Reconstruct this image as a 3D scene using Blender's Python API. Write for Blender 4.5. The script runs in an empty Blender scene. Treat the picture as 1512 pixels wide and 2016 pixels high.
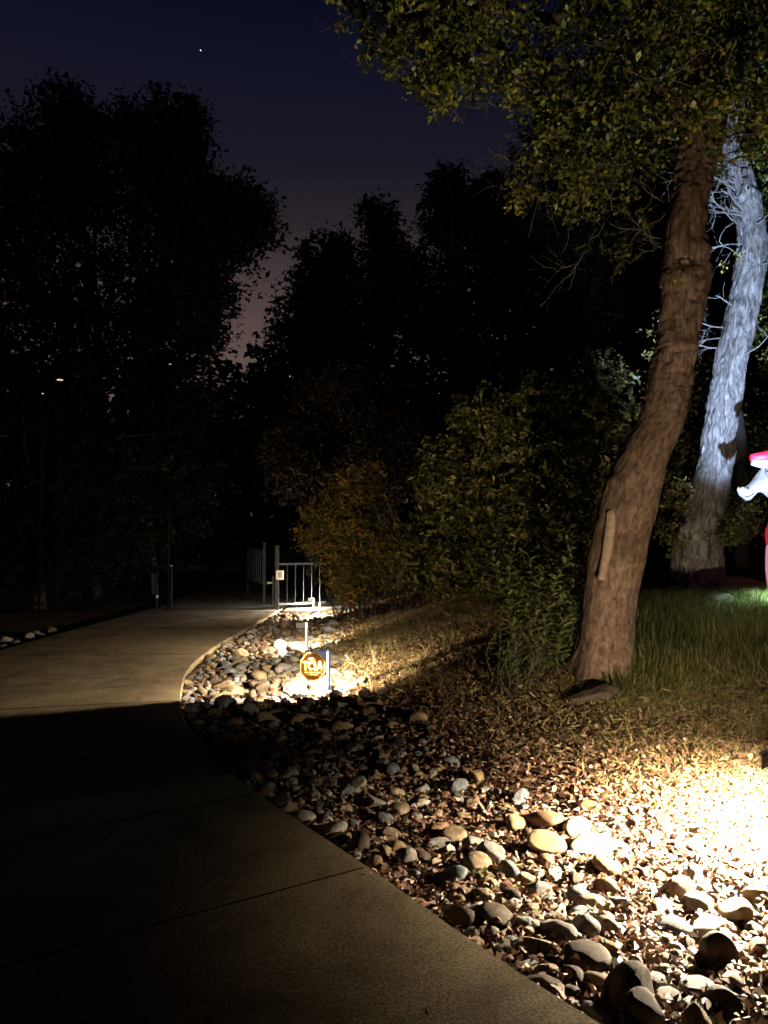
import bpy, math, random
import numpy as np
from mathutils import Vector, Matrix

random.seed(7)
rng = np.random.default_rng(11)
scn = bpy.context.scene
COL = scn.collection

# ------------------------------------------------------------------ camera
CAM_H, F, PITCH = 1.6, 1500.0, math.atan(52 / 1500.0)
cd = bpy.data.cameras.new("camera")
cd.sensor_fit = 'VERTICAL'; cd.sensor_height = 24.0; cd.lens = 24.0 * F / 2016.0
cd.clip_start = 0.05; cd.clip_end = 3000
cam = bpy.data.objects.new("camera", cd); COL.objects.link(cam)
cam.location = (0, 0, CAM_H); cam.rotation_euler = (math.pi / 2 + PITCH, 0, 0)
scn.camera = cam

# ------------------------------------------------------------------ world: night sky, city glow low down
w = bpy.data.worlds.new("World"); scn.world = w; w.use_nodes = True
nt = w.node_tree; nt.nodes.clear()
tc = nt.nodes.new('ShaderNodeTexCoord'); sx = nt.nodes.new('ShaderNodeSeparateXYZ')
rp = nt.nodes.new('ShaderNodeValToRGB'); bg = nt.nodes.new('ShaderNodeBackground'); ow = nt.nodes.new('ShaderNodeOutputWorld')
nt.links.new(tc.outputs['Generated'], sx.inputs[0]); nt.links.new(sx.outputs['Z'], rp.inputs[0])
nt.links.new(rp.outputs[0], bg.inputs[0]); nt.links.new(bg.outputs[0], ow.inputs[0])
stops = [(0.0, (.105, .068, .062)), (.23, (.098, .064, .058)), (.31, (.060, .040, .041)), (.38, (.021, .0155, .020)), (.45, (.0085, .0078, .0150)),
         (.55, (.0042, .0050, .0150)), (.64, (.0016, .0022, .0105)), (1.0, (.0008, .0010, .005))]
el = rp.color_ramp.elements
el[0].position = stops[0][0]; el[0].color = (*stops[0][1], 1)
el[1].position = stops[-1][0]; el[1].color = (*stops[-1][1], 1)
for p, c in stops[1:-1]:
    e = el.new(p); e.color = (*c, 1)
# the town glow sits low beyond the path; the rest of the sky is darker
az = nt.nodes.new('ShaderNodeVectorMath'); az.operation = 'DOT_PRODUCT'; az.inputs[1].default_value = (-.25, .968, 0)
mr = nt.nodes.new('ShaderNodeMapRange'); mr.inputs['From Min'].default_value = .35; mr.inputs['From Max'].default_value = .85
mr.inputs['To Min'].default_value = .03; mr.inputs['To Max'].default_value = 1.15
nt.links.new(tc.outputs['Generated'], az.inputs[0]); nt.links.new(az.outputs['Value'], mr.inputs['Value']); nt.links.new(mr.outputs[0], bg.inputs[1])
scn.view_settings.view_transform = 'Standard'; scn.view_settings.look = 'None'
scn.view_settings.exposure = 0.0; scn.view_settings.gamma = 1.0
scn.cycles.max_bounces = 6; scn.cycles.diffuse_bounces = 3

WARM = (1.0, .83, .58)

# ------------------------------------------------------------------ pixel helpers (photo pixels -> metres)
def ray(px, py):
    cx, cy = (px - 756) / F, (1008 - py) / F
    return np.array([cx, math.cos(PITCH) - cy * math.sin(PITCH), math.sin(PITCH) + cy * math.cos(PITCH)])
def P(px, py, d):
    r = ray(px, py); r = r * (d / r[1])
    return np.array([r[0], d, r[2] + CAM_H])

# ------------------------------------------------------------------ noise
def _h(ix, iy, iz, seed):
    n = (ix * 73856093) ^ (iy * 19349663) ^ (iz * 83492791) ^ (seed * 2654435)
    n = (n ^ (n >> 13)) * 1274126177
    n = n & 0x7fffffff
    n = ((n >> 11) ^ n) & 0xffff
    return n / 65535.0
def vnoise(p, seed=0):
    p = np.asarray(p, float)
    f = np.floor(p); i = f.astype(np.int64); t = p - f; t = t * t * (3 - 2 * t)
    r = 0
    for dx in (0, 1):
        wx = t[..., 0] if dx else 1 - t[..., 0]
        for dy in (0, 1):
            wy = t[..., 1] if dy else 1 - t[..., 1]
            for dz in (0, 1):
                wz = t[..., 2] if dz else 1 - t[..., 2]
                r = r + wx * wy * wz * _h(i[..., 0] + dx, i[..., 1] + dy, i[..., 2] + dz, seed)
    return r * 2 - 1
def fbm(p, oct=4, seed=0):
    p = np.asarray(p, float); a, s, r = 1, 0, 0
    for k in range(oct):
        r = r + a * vnoise(p, seed + k); s += a; a *= .5; p = p * 2.03 + 7.1
    return r / s

# ------------------------------------------------------------------ path edge and terrain
EDGE = np.array([(3.3, -1.0), (2.05, .8), (0.78, 2.50), (.37, 3.08), (-.09, 3.81), (-.72, 4.75), (-1.15, 5.45), (-1.69, 6.6),
                 (-2.11, 8.0), (-2.42, 9.6), (-2.50, 11.4), (-2.44, 14.1), (-2.36, 16.5), (-2.4, 20), (-3.2, 27), (-6, 36), (-14, 50)])
def catmull(pts, n=14):
    pts = np.asarray(pts, float); out = []
    Q = np.vstack([2 * pts[0] - pts[1], pts, 2 * pts[-1] - pts[-2]])
    for i in range(1, len(Q) - 2):
        a, b, c, d = Q[i - 1], Q[i], Q[i + 1], Q[i + 2]
        for t in np.arange(n) / n:
            out.append(.5 * (2 * b + (c - a) * t + (2 * a - 5 * b + 4 * c - d) * t * t + (3 * b - a - 3 * c + d) * t ** 3))
    out.append(pts[-1]); return np.array(out)
EC = catmull(EDGE)
def ulat(x, y):
    x = np.asarray(x, float); y = np.asarray(y, float); sh = x.shape
    q = np.stack([x.ravel(), y.ravel()], 1); best = np.full(len(q), 1e9); u = np.zeros(len(q))
    for a, b in zip(EC[:-1], EC[1:]):
        d = b - a; L = d @ d; t = np.clip(((q - a) @ d) / L, 0, 1)
        v = q - a - t[:, None] * d; D = (v ** 2).sum(1); m = D < best
        s = np.sign(d[1] * v[:, 0] - d[0] * v[:, 1])
        best[m] = D[m]; u[m] = (np.sqrt(D) * s)[m]
    return u.reshape(sh)
PW = 3.0
def hbase(u, x, y):
    s = .155 * np.log1p(np.exp((u - 1.45) * 3)) / 3
    s = np.where(u > 7, np.minimum(s, .155 * 5.55 + .05 * (u - 7)), s)
    k = np.clip((y - 6.9) / 2.3, 0, 1); s = s * (1 + .55 * k * k * (3 - 2 * k) * np.clip((6.4 - u) / 2.4, 0, 1))     # the bank steepens behind the sign
    s = np.minimum(s, 1.8)
    bed = -.075 - .03 * np.sin(np.clip(u / 1.7, 0, 1) * math.pi)
    left = np.where(u < -PW, -.05 + .02 * np.clip(-u - PW, 0, 6), -.085)
    z = np.where(u > 0, bed + s, left)
    return z
def hfun(x, y):
    x = np.asarray(x, float); y = np.asarray(y, float)
    u = ulat(x, y)
    z = hbase(u, x, y)
    p = np.stack([x, y, np.zeros_like(x)], -1)
    amp = np.where((u > 0), np.clip(u, 0, .3) / .3, np.where(u < -PW, np.clip(-PW - u, 0, 1), 0))
    return z + amp * (.022 * fbm(p * 2.2, 3, 3) + np.clip(np.abs(u) - 2, 0, 4) * .018 * fbm(p * .7, 2, 9))
def H(x, y): return float(hfun(np.array([x]), np.array([y]))[0])
def G(px, py):
    r = ray(px, py); o = np.array([0, 0, CAM_H])
    ts = np.arange(1.5, 40, .04); q = o + ts[:, None] * r
    z = hfun(q[:, 0], q[:, 1]); k = np.argmax(q[:, 2] < z)
    return q[k] if q[k, 2] < z[k] else q[-1]

# ------------------------------------------------------------------ mesh helpers
def mesh_np(name, V, Fs, mat=None, smooth=False, tint=None, uv=None):
    V = np.asarray(V, np.float32); Fs = np.asarray(Fs, np.int32); n, k = Fs.shape
    me = bpy.data.meshes.new(name)
    me.vertices.add(len(V)); me.vertices.foreach_set('co', V.ravel())
    me.loops.add(n * k); me.loops.foreach_set('vertex_index', Fs.ravel())
    me.polygons.add(n); me.polygons.foreach_set('loop_start', np.arange(0, n * k, k, dtype=np.int32))
    me.polygons.foreach_set('loop_total', np.full(n, k, np.int32))
    if smooth: me.polygons.foreach_set('use_smooth', np.ones(n, bool))
    me.update(calc_edges=True)
    if tint is not None:
        a = me.attributes.new('tint', 'FLOAT', 'POINT'); a.data.foreach_set('value', np.asarray(tint, np.float32))
    if uv is not None:
        l = me.uv_layers.new(name='UVMap'); l.data.foreach_set('uv', np.asarray(uv, np.float32)[Fs.ravel()].ravel())
    if mat: me.materials.append(mat)
    me.validate()
    return me
def link(name, me, parent=None, loc=None):
    o = bpy.data.objects.new(name, me); COL.objects.link(o)
    if parent is not None: o.parent = parent
    if loc is not None: o.location = loc
    return o
def tag(o, label=None, cat=None, group=None, kind=None):
    if label: o['label'] = label
    if cat: o['category'] = cat
    if group: o['group'] = group
    if kind: o['kind'] = kind
    return o
def empty(name, loc, label, cat, group=None, rz=0):
    o = bpy.data.objects.new(name, None); COL.objects.link(o); o.location = loc; o.rotation_euler[2] = rz
    o.empty_display_size = .2
    return tag(o, label, cat, group)
class MB:
    def __init__(s): s.v = []; s.f = []; s.n = 0
    def add(s, V, Fc):
        s.v.append(np.asarray(V, float)); s.f += [tuple(i + s.n for i in f) for f in Fc]; s.n += len(V)
    def box(s, c, size, rot=None):
        x, y, z = [q / 2 for q in size]
        V = np.array([(a, b, d) for a in (-x, x) for b in (-y, y) for d in (-z, z)])
        if rot is not None: V = V @ np.array(rot).T
        s.add(V + np.array(c), [(0, 1, 3, 2), (4, 6, 7, 5), (0, 4, 5, 1), (2, 3, 7, 6), (0, 2, 6, 4), (1, 5, 7, 3)])
    def tube(s, pts, rad, n=8, cap=True):
        V, Fc = tube_arr(pts, rad, n); Fc = [tuple(f) for f in Fc]
        m = len(pts)
        if cap: Fc += [tuple(range(n))[::-1], tuple(range((m - 1) * n, m * n))]
        s.add(V, Fc)
    def mesh(s, name, mat, smooth=False, bevel=0):
        me = bpy.data.meshes.new(name); me.from_pydata(np.vstack(s.v).tolist(), [], s.f); me.update()
        if smooth: me.polygons.foreach_set('use_smooth', [True] * len(me.polygons))
        me.materials.append(mat)
        if bevel:
            import bmesh
            bm = bmesh.new(); bm.from_mesh(me)
            bmesh.ops.bevel(bm, geom=[e for e in bm.edges], offset=bevel, segments=2, affect='EDGES', profile=.6)
            bm.to_mesh(me); bm.free()
        return me
def tube_arr(pts, rad, n=8):
    pts = np.asarray(pts, float); m = len(pts); rad = np.broadcast_to(rad, (m,))
    T = np.gradient(pts, axis=0); T /= np.linalg.norm(T, axis=1)[:, None] + 1e-9
    a = np.array([0, 0, 1.]) if abs(T[0][2]) < .9 else np.array([1., 0, 0])
    N = np.zeros_like(pts); v = np.cross(T[0], a); v /= np.linalg.norm(v)
    for i in range(m):
        v = v - T[i] * (v @ T[i]); v /= np.linalg.norm(v) + 1e-9; N[i] = v
    B = np.cross(T, N); th = np.arange(n) * 2 * math.pi / n
    V = pts[:, None] + rad[:, None, None] * (np.cos(th)[None, :, None] * N[:, None] + np.sin(th)[None, :, None] * B[:, None])
    i = np.arange(m - 1)[:, None] * n; j = np.arange(n)[None]; k = (j + 1) % n
    Fc = np.stack([i + j, i + k, i + n + k, i + n + j], -1).reshape(-1, 4)
    return V.reshape(-1, 3), Fc
def tubes_mesh(name, lines, mat, n=5):
    Vs, Fs, o = [], [], 0
    for pts, r in lines:
        V, Fc = tube_arr(pts, r, n); Vs.append(V); Fs.append(Fc + o); o += len(V)
    return mesh_np(name, np.vstack(Vs), np.vstack(Fs), mat, True)

# ------------------------------------------------------------------ materials
def newmat(name):
    m = bpy.data.materials.new(name); m.use_nodes = True
    n = m.node_tree.nodes; return m, n, m.node_tree.links, n['Principled BSDF']
def ramp(n, stops, interp='LINEAR'):
    r = n.new('ShaderNodeValToRGB'); r.color_ramp.interpolation = interp; e = r.color_ramp.elements
    e[0].position, e[0].color = stops[0][0], (*stops[0][1], 1)
    e[1].position, e[1].color = stops[-1][0], (*stops[-1][1], 1)
    for p, c in stops[1:-1]:
        q = e.new(p); q.color = (*c, 1)
    return r
def noise(n, l, scale, detail=4, rough=.6, vec=None, dist=0):
    t = n.new('ShaderNodeTexNoise'); t.inputs['Scale'].default_value = scale; t.inputs['Detail'].default_value = detail
    t.inputs['Roughness'].default_value = rough; t.inputs['Distortion'].default_value = dist
    if vec is not None: l.new(vec, t.inputs['Vector'])
    return t
def bump(n, l, h, b, strength=.5, dist=.01):
    k = n.new('ShaderNodeBump'); k.inputs['Strength'].default_value = strength; k.inputs['Distance'].default_value = dist
    l.new(h, k.inputs['Height']); l.new(k.outputs[0], b.inputs['Normal']); return k
def simple(name, col, rough=.6, metal=0, spec=.5, nscale=None, namp=.25, bmp=0):
    m, n, l, b = newmat(name)
    b.inputs['Roughness'].default_value = rough; b.inputs['Metallic'].default_value = metal
    b.inputs['Specular IOR Level'].default_value = spec
    if nscale:
        t = n.new('ShaderNodeTexCoord'); x = noise(n, l, nscale, 5, .6, t.outputs['Object'])
        r = ramp(n, [(.3, tuple(c * (1 - namp) for c in col)), (.7, tuple(min(1, c * (1 + namp)) for c in col))])
        l.new(x.outputs[0], r.inputs[0]); l.new(r.outputs[0], b.inputs['Base Color'])
        if bmp: bump(n, l, x.outputs[0], b, bmp, .01)
    else: b.inputs['Base Color'].default_value = (*col, 1)
    return m
def leafmat(name, stops, trans=.25, rough=.5, spec=.35):
    m, n, l, b = newmat(name)
    a = n.new('ShaderNodeAttribute'); a.attribute_name = 'tint'
    r = ramp(n, stops); l.new(a.outputs['Fac'], r.inputs[0]); l.new(r.outputs[0], b.inputs['Base Color'])
    b.inputs['Roughness'].default_value = rough; b.inputs['Specular IOR Level'].default_value = spec
    if trans:
        t = n.new('ShaderNodeBsdfTranslucent'); mx = n.new('ShaderNodeMixShader'); mx.inputs[0].default_value = trans
        l.new(r.outputs[0], t.inputs[0]); l.new(b.outputs[0], mx.inputs[1]); l.new(t.outputs[0], mx.inputs[2])
        l.new(mx.outputs[0], n['Material Output'].inputs['Surface'])
    return m
def emit(name, col, s):
    m, n, l, b = newmat(name); b.inputs['Base Color'].default_value = (*col, 1)
    b.inputs['Emission Color'].default_value = (*col, 1); b.inputs['Emission Strength'].default_value = s; return m

# soil
m_soil, n, l, b = newmat('soil')
t = n.new('ShaderNodeTexCoord'); a = noise(n, l, 3.0, 6, .65, t.outputs['Object']); c = noise(n, l, 60, 4, .7, t.outputs['Object'])
mx = n.new('ShaderNodeMath'); mx.operation = 'MULTIPLY_ADD'; mx.inputs[1].default_value = .6
l.new(c.outputs[0], mx.inputs[0]); l.new(a.outputs[0], mx.inputs[2])
r = ramp(n, [(.5, (.020, .012, .007)), (.8, (.060, .036, .018)), (1.1 if False else 1.0, (.13, .085, .045))])
l.new(mx.outputs[0], r.inputs[0]); l.new(r.outputs[0], b.inputs['Base Color']); b.inputs['Roughness'].default_value = .95
b.inputs['Specular IOR Level'].default_value = .1; bump(n, l, c.outputs[0], b, .9, .02)
# concrete
m_conc, n, l, b = newmat('concrete')
t = n.new('ShaderNodeTexCoord'); a = noise(n, l, 1.7, 8, .72, t.outputs['Object'], .8); c = noise(n, l, 85, 4, .95, t.outputs['Object'])
v = n.new('ShaderNodeTexVoronoi'); v.inputs['Scale'].default_value = 150; l.new(t.outputs['Object'], v.inputs['Vector'])
r1 = ramp(n, [(.3, (.15, .113, .070)), (.47, (.25, .195, .125)), (.6, (.31, .245, .162)), (.75, (.38, .305, .21))]); l.new(a.outputs[0], r1.inputs[0])
r2 = ramp(n, [(.40, (.22, .20, .18)), (.5, (.85, .85, .85)), (.60, (1.7, 1.62, 1.5))]); l.new(c.outputs[0], r2.inputs[0])
r3 = ramp(n, [(.0, (.45, .45, .45)), (.25, (1, 1, 1)), (1, (1.05, 1.05, 1.05))]); l.new(v.outputs[0], r3.inputs[0])
m1 = n.new('ShaderNodeMix'); m1.data_type = 'RGBA'; m1.blend_type = 'MULTIPLY'; m1.inputs[0].default_value = 1
l.new(r1.outputs[0], m1.inputs['A']); l.new(r2.outputs[0], m1.inputs['B'])
m2 = n.new('ShaderNodeMix'); m2.data_type = 'RGBA'; m2.blend_type = 'MULTIPLY'; m2.inputs[0].default_value = .8
st = noise(n, l, .55, 7, .75, t.outputs['Object'], 1.5); rs = ramp(n, [(.38, (.55, .52, .48)), (.5, (1, 1, 1)), (.62, (1.12, 1.1, 1.08))]); l.new(st.outputs[0], rs.inputs[0])
m0 = n.new('ShaderNodeMix'); m0.data_type = 'RGBA'; m0.blend_type = 'MULTIPLY'; m0.inputs[0].default_value = .8
l.new(m1.outputs['Result'], m0.inputs['A']); l.new(rs.outputs[0], m0.inputs['B']); l.new(m0.outputs['Result'], m2.inputs['A']); l.new(r3.outputs[0], m2.inputs['B']); l.new(m2.outputs['Result'], b.inputs['Base Color'])
b.inputs['Roughness'].default_value = .85; b.inputs['Specular IOR Level'].default_value = .2; bump(n, l, c.outputs[0], b, .5, .002)
# rocks: one stone material per colour
def rockmat(name, c1, c2, c3):
    m, n, l, b = newmat(name)
    t = n.new('ShaderNodeTexCoord'); oi = n.new('ShaderNodeObjectInfo')
    ad = n.new('ShaderNodeVectorMath'); ad.operation = 'ADD'
    cm = n.new('ShaderNodeCombineXYZ'); ml = n.new('ShaderNodeMath'); ml.operation = 'MULTIPLY'; ml.inputs[1].default_value = 31
    l.new(oi.outputs['Random'], ml.inputs[0]); l.new(ml.outputs[0], cm.inputs[0]); l.new(t.outputs['Object'], ad.inputs[0]); l.new(cm.outputs[0], ad.inputs[1])
    a = noise(n, l, 2.2, 7, .68, ad.outputs[0], .6); f = noise(n, l, 22, 4, .75, ad.outputs[0])
    dk = lambda c: tuple(q * .78 for q in c)
    r = ramp(n, [(.32, dk(c1)), (.52, dk(c2)), (.72, dk(c3))]); l.new(a.outputs[0], r.inputs[0])
    r2 = ramp(n, [(.33, (.55, .52, .5)), (.55, (1, 1, 1)), (.75, (1.15, 1.12, 1.1))]); l.new(f.outputs[0], r2.inputs[0])
    mm = n.new('ShaderNodeMix'); mm.data_type = 'RGBA'; mm.blend_type = 'MULTIPLY'; mm.inputs[0].default_value = .8
    l.new(r.outputs[0], mm.inputs['A']); l.new(r2.outputs[0], mm.inputs['B']); l.new(mm.outputs['Result'], b.inputs['Base Color'])
    b.inputs['Roughness'].default_value = .75; b.inputs['Specular IOR Level'].default_value = .3
    bump(n, l, f.outputs[0], b, .45, .012)
    return m
ROCK = {
    'tan': rockmat('tan_stone', (.15, .10, .055), (.30, .22, .13), (.40, .32, .21)),
    'grey': rockmat('grey_stone', (.11, .10, .09), (.23, .21, .185), (.34, .32, .29)),
    'bluish grey': rockmat('bluish_stone', (.10, .11, .115), (.20, .215, .225), (.36, .37, .37)),
    'ochre': rockmat('ochre_stone', (.17, .11, .05), (.31, .22, .11), (.40, .31, .18)),
    'rusty orange': rockmat('rust_stone', (.14, .07, .035), (.25, .135, .07), (.33, .20, .11)),
    'pale': rockmat('pale_stone', (.27, .24, .19), (.42, .38, .31), (.52, .48, .41)),
    'dark brown': rockmat('brown_stone', (.05, .032, .02), (.10, .07, .048), (.17, .12, .085)),
}
m_litter = leafmat('dry_leaves', [(0, (.035, .015, .010)), (.25, (.10, .043, .026)), (.5, (.175, .090, .056)), (.75, (.27, .17, .115)), (.93, (.42, .32, .235)), (1, (.17, .17, .05))], .12, .6, .3)
m_grass = leafmat('grass_blades', [(0, (.045, .055, .018)), (.4, (.115, .128, .038)), (.65, (.21, .195, .065)), (.8, (.30, .24, .10)), (1, (.44, .35, .18))], .3, .5)
m_oak = leafmat('oak_leaves', [(0, (.012, .017, .005)), (.3, (.05, .06, .012)), (.6, (.13, .14, .02)), (.85, (.27, .27, .035)), (1, (.34, .27, .04))], .25, .45)
m_bush = leafmat('shrub_leaves', [(0, (.025, .028, .008)), (.4, (.10, .10, .025)), (.75, (.24, .215, .06)), (1, (.34, .26, .09))], .2, .4)
m_bushor = leafmat('orange_lit_leaves', [(0, (.06, .05, .013)), (.35, (.15, .125, .026)), (.65, (.27, .17, .035)), (.9, (.36, .16, .035)), (1, (.42, .11, .03))], .25, .45)  # warm lamplight on this shrub is put into its leaf colours
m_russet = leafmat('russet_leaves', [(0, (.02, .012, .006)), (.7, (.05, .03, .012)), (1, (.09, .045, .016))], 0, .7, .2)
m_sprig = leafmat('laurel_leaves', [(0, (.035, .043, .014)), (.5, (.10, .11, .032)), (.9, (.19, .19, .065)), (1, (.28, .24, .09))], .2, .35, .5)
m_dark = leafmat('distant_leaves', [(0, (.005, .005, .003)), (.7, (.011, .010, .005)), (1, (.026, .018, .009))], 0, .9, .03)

def barkmat(name, c1, c2, c3, su, sv, bs, bd, dist=.5):
    m, n, l, b = newmat(name)
    uv = n.new('ShaderNodeUVMap'); mp = n.new('ShaderNodeMapping'); mp.inputs['Scale'].default_value = (su, sv, 1)
    l.new(uv.outputs[0], mp.inputs[0])
    a = noise(n, l, 1.0, 6, .7, mp.outputs[0], dist); t = n.new('ShaderNodeTexCoord')
    f = noise(n, l, 2.2, 5, .65, t.outputs['Object'])
    r = ramp(n, [(.33, c1), (.5, c2), (.68, c3)]); l.new(a.outputs[0], r.inputs[0])
    r2 = ramp(n, [(.35, (.55, .5, .46)), (.6, (1.1, 1.1, 1.1))]); l.new(f.outputs[0], r2.inputs[0])
    mm = n.new('ShaderNodeMix'); mm.data_type = 'RGBA'; mm.blend_type = 'MULTIPLY'; mm.inputs[0].default_value = .75
    l.new(r.outputs[0], mm.inputs['A']); l.new(r2.outputs[0], mm.inputs['B']); l.new(mm.outputs['Result'], b.inputs['Base Color'])
    b.inputs['Roughness'].default_value = .9; b.inputs['Specular IOR Level'].default_value = .15
    bump(n, l, a.outputs[0], b, bs, bd)
    return m
m_bark1 = barkmat('smooth_brown_bark', (.050, .029, .020), (.13, .083, .057), (.23, .16, .115), 26, 9, .9, .022)
m_bark2 = barkmat('ridged_grey_bark', (.045, .042, .04), (.22, .21, .195), (.46, .44, .42), 21, 4.5, 1.0, .05, 1.4)
m_bark3 = simple('twig_bark', (.10, .075, .05), .9, nscale=20)
m_stem = simple('shrub_stem_bark', (.045, .035, .022), .9, nscale=20)
m_barkd = simple('dark_bark', (.03, .024, .018), .95, nscale=8)

# ------------------------------------------------------------------ SETTING: ground
def axis(lo, hi, step, far, g=1.16):
    a = list(np.arange(lo, hi, step)); s = step; x = a[-1]
    while x < far: s *= g; x += s; a.append(x)
    s = step; x = lo; L = []
    while x > -far: s *= g; x -= s; L.append(x)
    return np.array(L[::-1] + a)
gx = axis(-4.5, 7, .06, 400); gy = axis(1.6, 17, .06, 600)
X, Y = np.meshgrid(gx, gy); Z = hfun(X, Y)
nx, ny = len(gx), len(gy)
idx = (np.arange(ny - 1)[:, None] * nx + np.arange(nx - 1)[None])
FF = np.stack([idx, idx + 1, idx + nx + 1, idx + nx], -1).reshape(-1, 4)
tag(link('ground', mesh_np('ground', np.stack([X, Y, Z], -1).reshape(-1, 3), FF, m_soil, True)), 'dark earth ground with leaf litter beside the path', kind='structure')

# path slabs: one ribbon with saw-cut joints
def ribbon(c, width, z0, thick, segs, s0, s1):
    """part of the path between arc parameters s0..s1 of the right-hand edge polyline"""
    d = np.r_[0, np.cumsum(np.linalg.norm(np.diff(c, axis=0), axis=1))]
    s = np.linspace(s0, s1, segs); x = np.interp(s, d, c[:, 0]); y = np.interp(s, d, c[:, 1])
    tx = np.interp(s + .05, d, c[:, 0]) - np.interp(s - .05, d, c[:, 0]); ty = np.interp(s + .05, d, c[:, 1]) - np.interp(s - .05, d, c[:, 1])
    L = np.hypot(tx, ty); nxn, nyn = -ty / L, tx / L
    bv = .012
    cols = [(0, z0 - thick), (0, z0 - bv), (bv, z0), (width / 2, z0 + .004), (width - bv, z0), (width, z0 - bv), (width, z0 - thick)]
    V = np.array([[(x[i] + nxn[i] * o, y[i] + nyn[i] * o, z) for o, z in cols] for i in range(segs)])
    k = len(cols); i = np.arange(segs - 1)[:, None] * k; j = np.arange(k - 1)[None]
    Fc = np.stack([i + j, i + j + 1, i + k + j + 1, i + k + j], -1).reshape(-1, 4)
    Fl = [tuple(f) for f in Fc] + [tuple(range(k))[::-1], tuple(range((segs - 1) * k, segs * k))]
    return V.reshape(-1, 3), Fl
mb = MB(); dtot = np.linalg.norm(np.diff(EC, axis=0), axis=1).sum()
dd = np.r_[0, np.cumsum(np.linalg.norm(np.diff(EC, axis=0), axis=1))]
def s_at(y): return float(np.interp(y, EC[:, 1], dd))
joints = [0, s_at(1.9), s_at(3.78), s_at(4.85), s_at(7.6), s_at(10.6), s_at(13.6), s_at(16.5), s_at(20), s_at(27), dtot]
V, Fl = ribbon(EC, PW, 0.0, .16, 420, .0, dtot); mb.add(V, Fl)
tag(link('path', mb.mesh('path', m_conc)), 'curving concrete path with saw-cut joints', kind='structure')
mb = MB()
for sj in joints[1:-1]:
    V, Fl = ribbon(EC, PW - .05, .0025, .02, 2, sj - .004, sj + .004)
    c0 = np.array([np.interp(sj, dd, EC[:, 0]), np.interp(sj, dd, EC[:, 1])]); t_ = np.array([np.interp(sj + .1, dd, EC[:, 0]), np.interp(sj + .1, dd, EC[:, 1])]) - c0; t_ /= np.linalg.norm(t_); nn = np.array([-t_[1], t_[0]])
    V = V.copy(); V[:, :2] += nn * .025; mb.add(V, Fl)
tag(link('path_joint', mb.mesh('path_joint', simple('joint_filler', (.008, .006, .005), 1.0, 0, .0))), 'dark joints across the path', kind='structure')
mb = MB(); mb.box((-1.35, 20.8, -.07), (1.75, 7.6, .15)); 
tag(link('pavement', mb.mesh('pavement', m_conc)), 'concrete apron beside the gate', kind='structure')

# ------------------------------------------------------------------ ROCKS
def icos(sub=3):
    import bmesh
    bm = bmesh.new(); bmesh.ops.create_icosphere(bm, subdivisions=sub, radius=1)
    V = np.array([v.co[:] for v in bm.verts]); Fc = np.array([[v.index for v in f.verts] for f in bm.faces]); bm.free()
    return V, Fc
IV, IF = icos(4); IVl, IFl = icos(3)
def rockshape(V, seed, cuts=7, amp=.10):
    r_ = np.random.default_rng(seed); V = V.copy()
    ax = np.array([1, r_.uniform(.58, .88), r_.uniform(.36, .6)])
    for _ in range(cuts):
        nrm = r_.normal(size=3); nrm /= np.linalg.norm(nrm); h = r_.uniform(.5, .92)
        d = V @ nrm; k = np.maximum(d - h, 0); V -= nrm * (k * .93)[:, None]
    V *= ax
    V *= (1 + amp * fbm(V * 1.3 + seed * 3.7, 3, seed) + .02 * fbm(V * 7 + seed, 2, seed + 5))[:, None]
    return V
NV = 16
rockV = [rockshape(IV, k + 1, cuts=random.choice([3, 6, 8, 10])) for k in range(NV)]
rockVl = [rockshape(IVl, k + 1, cuts=6) for k in range(NV)]
rock_me = [mesh_np('cobble', v, IF, ROCK['tan'], True) for v in rockV]

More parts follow.
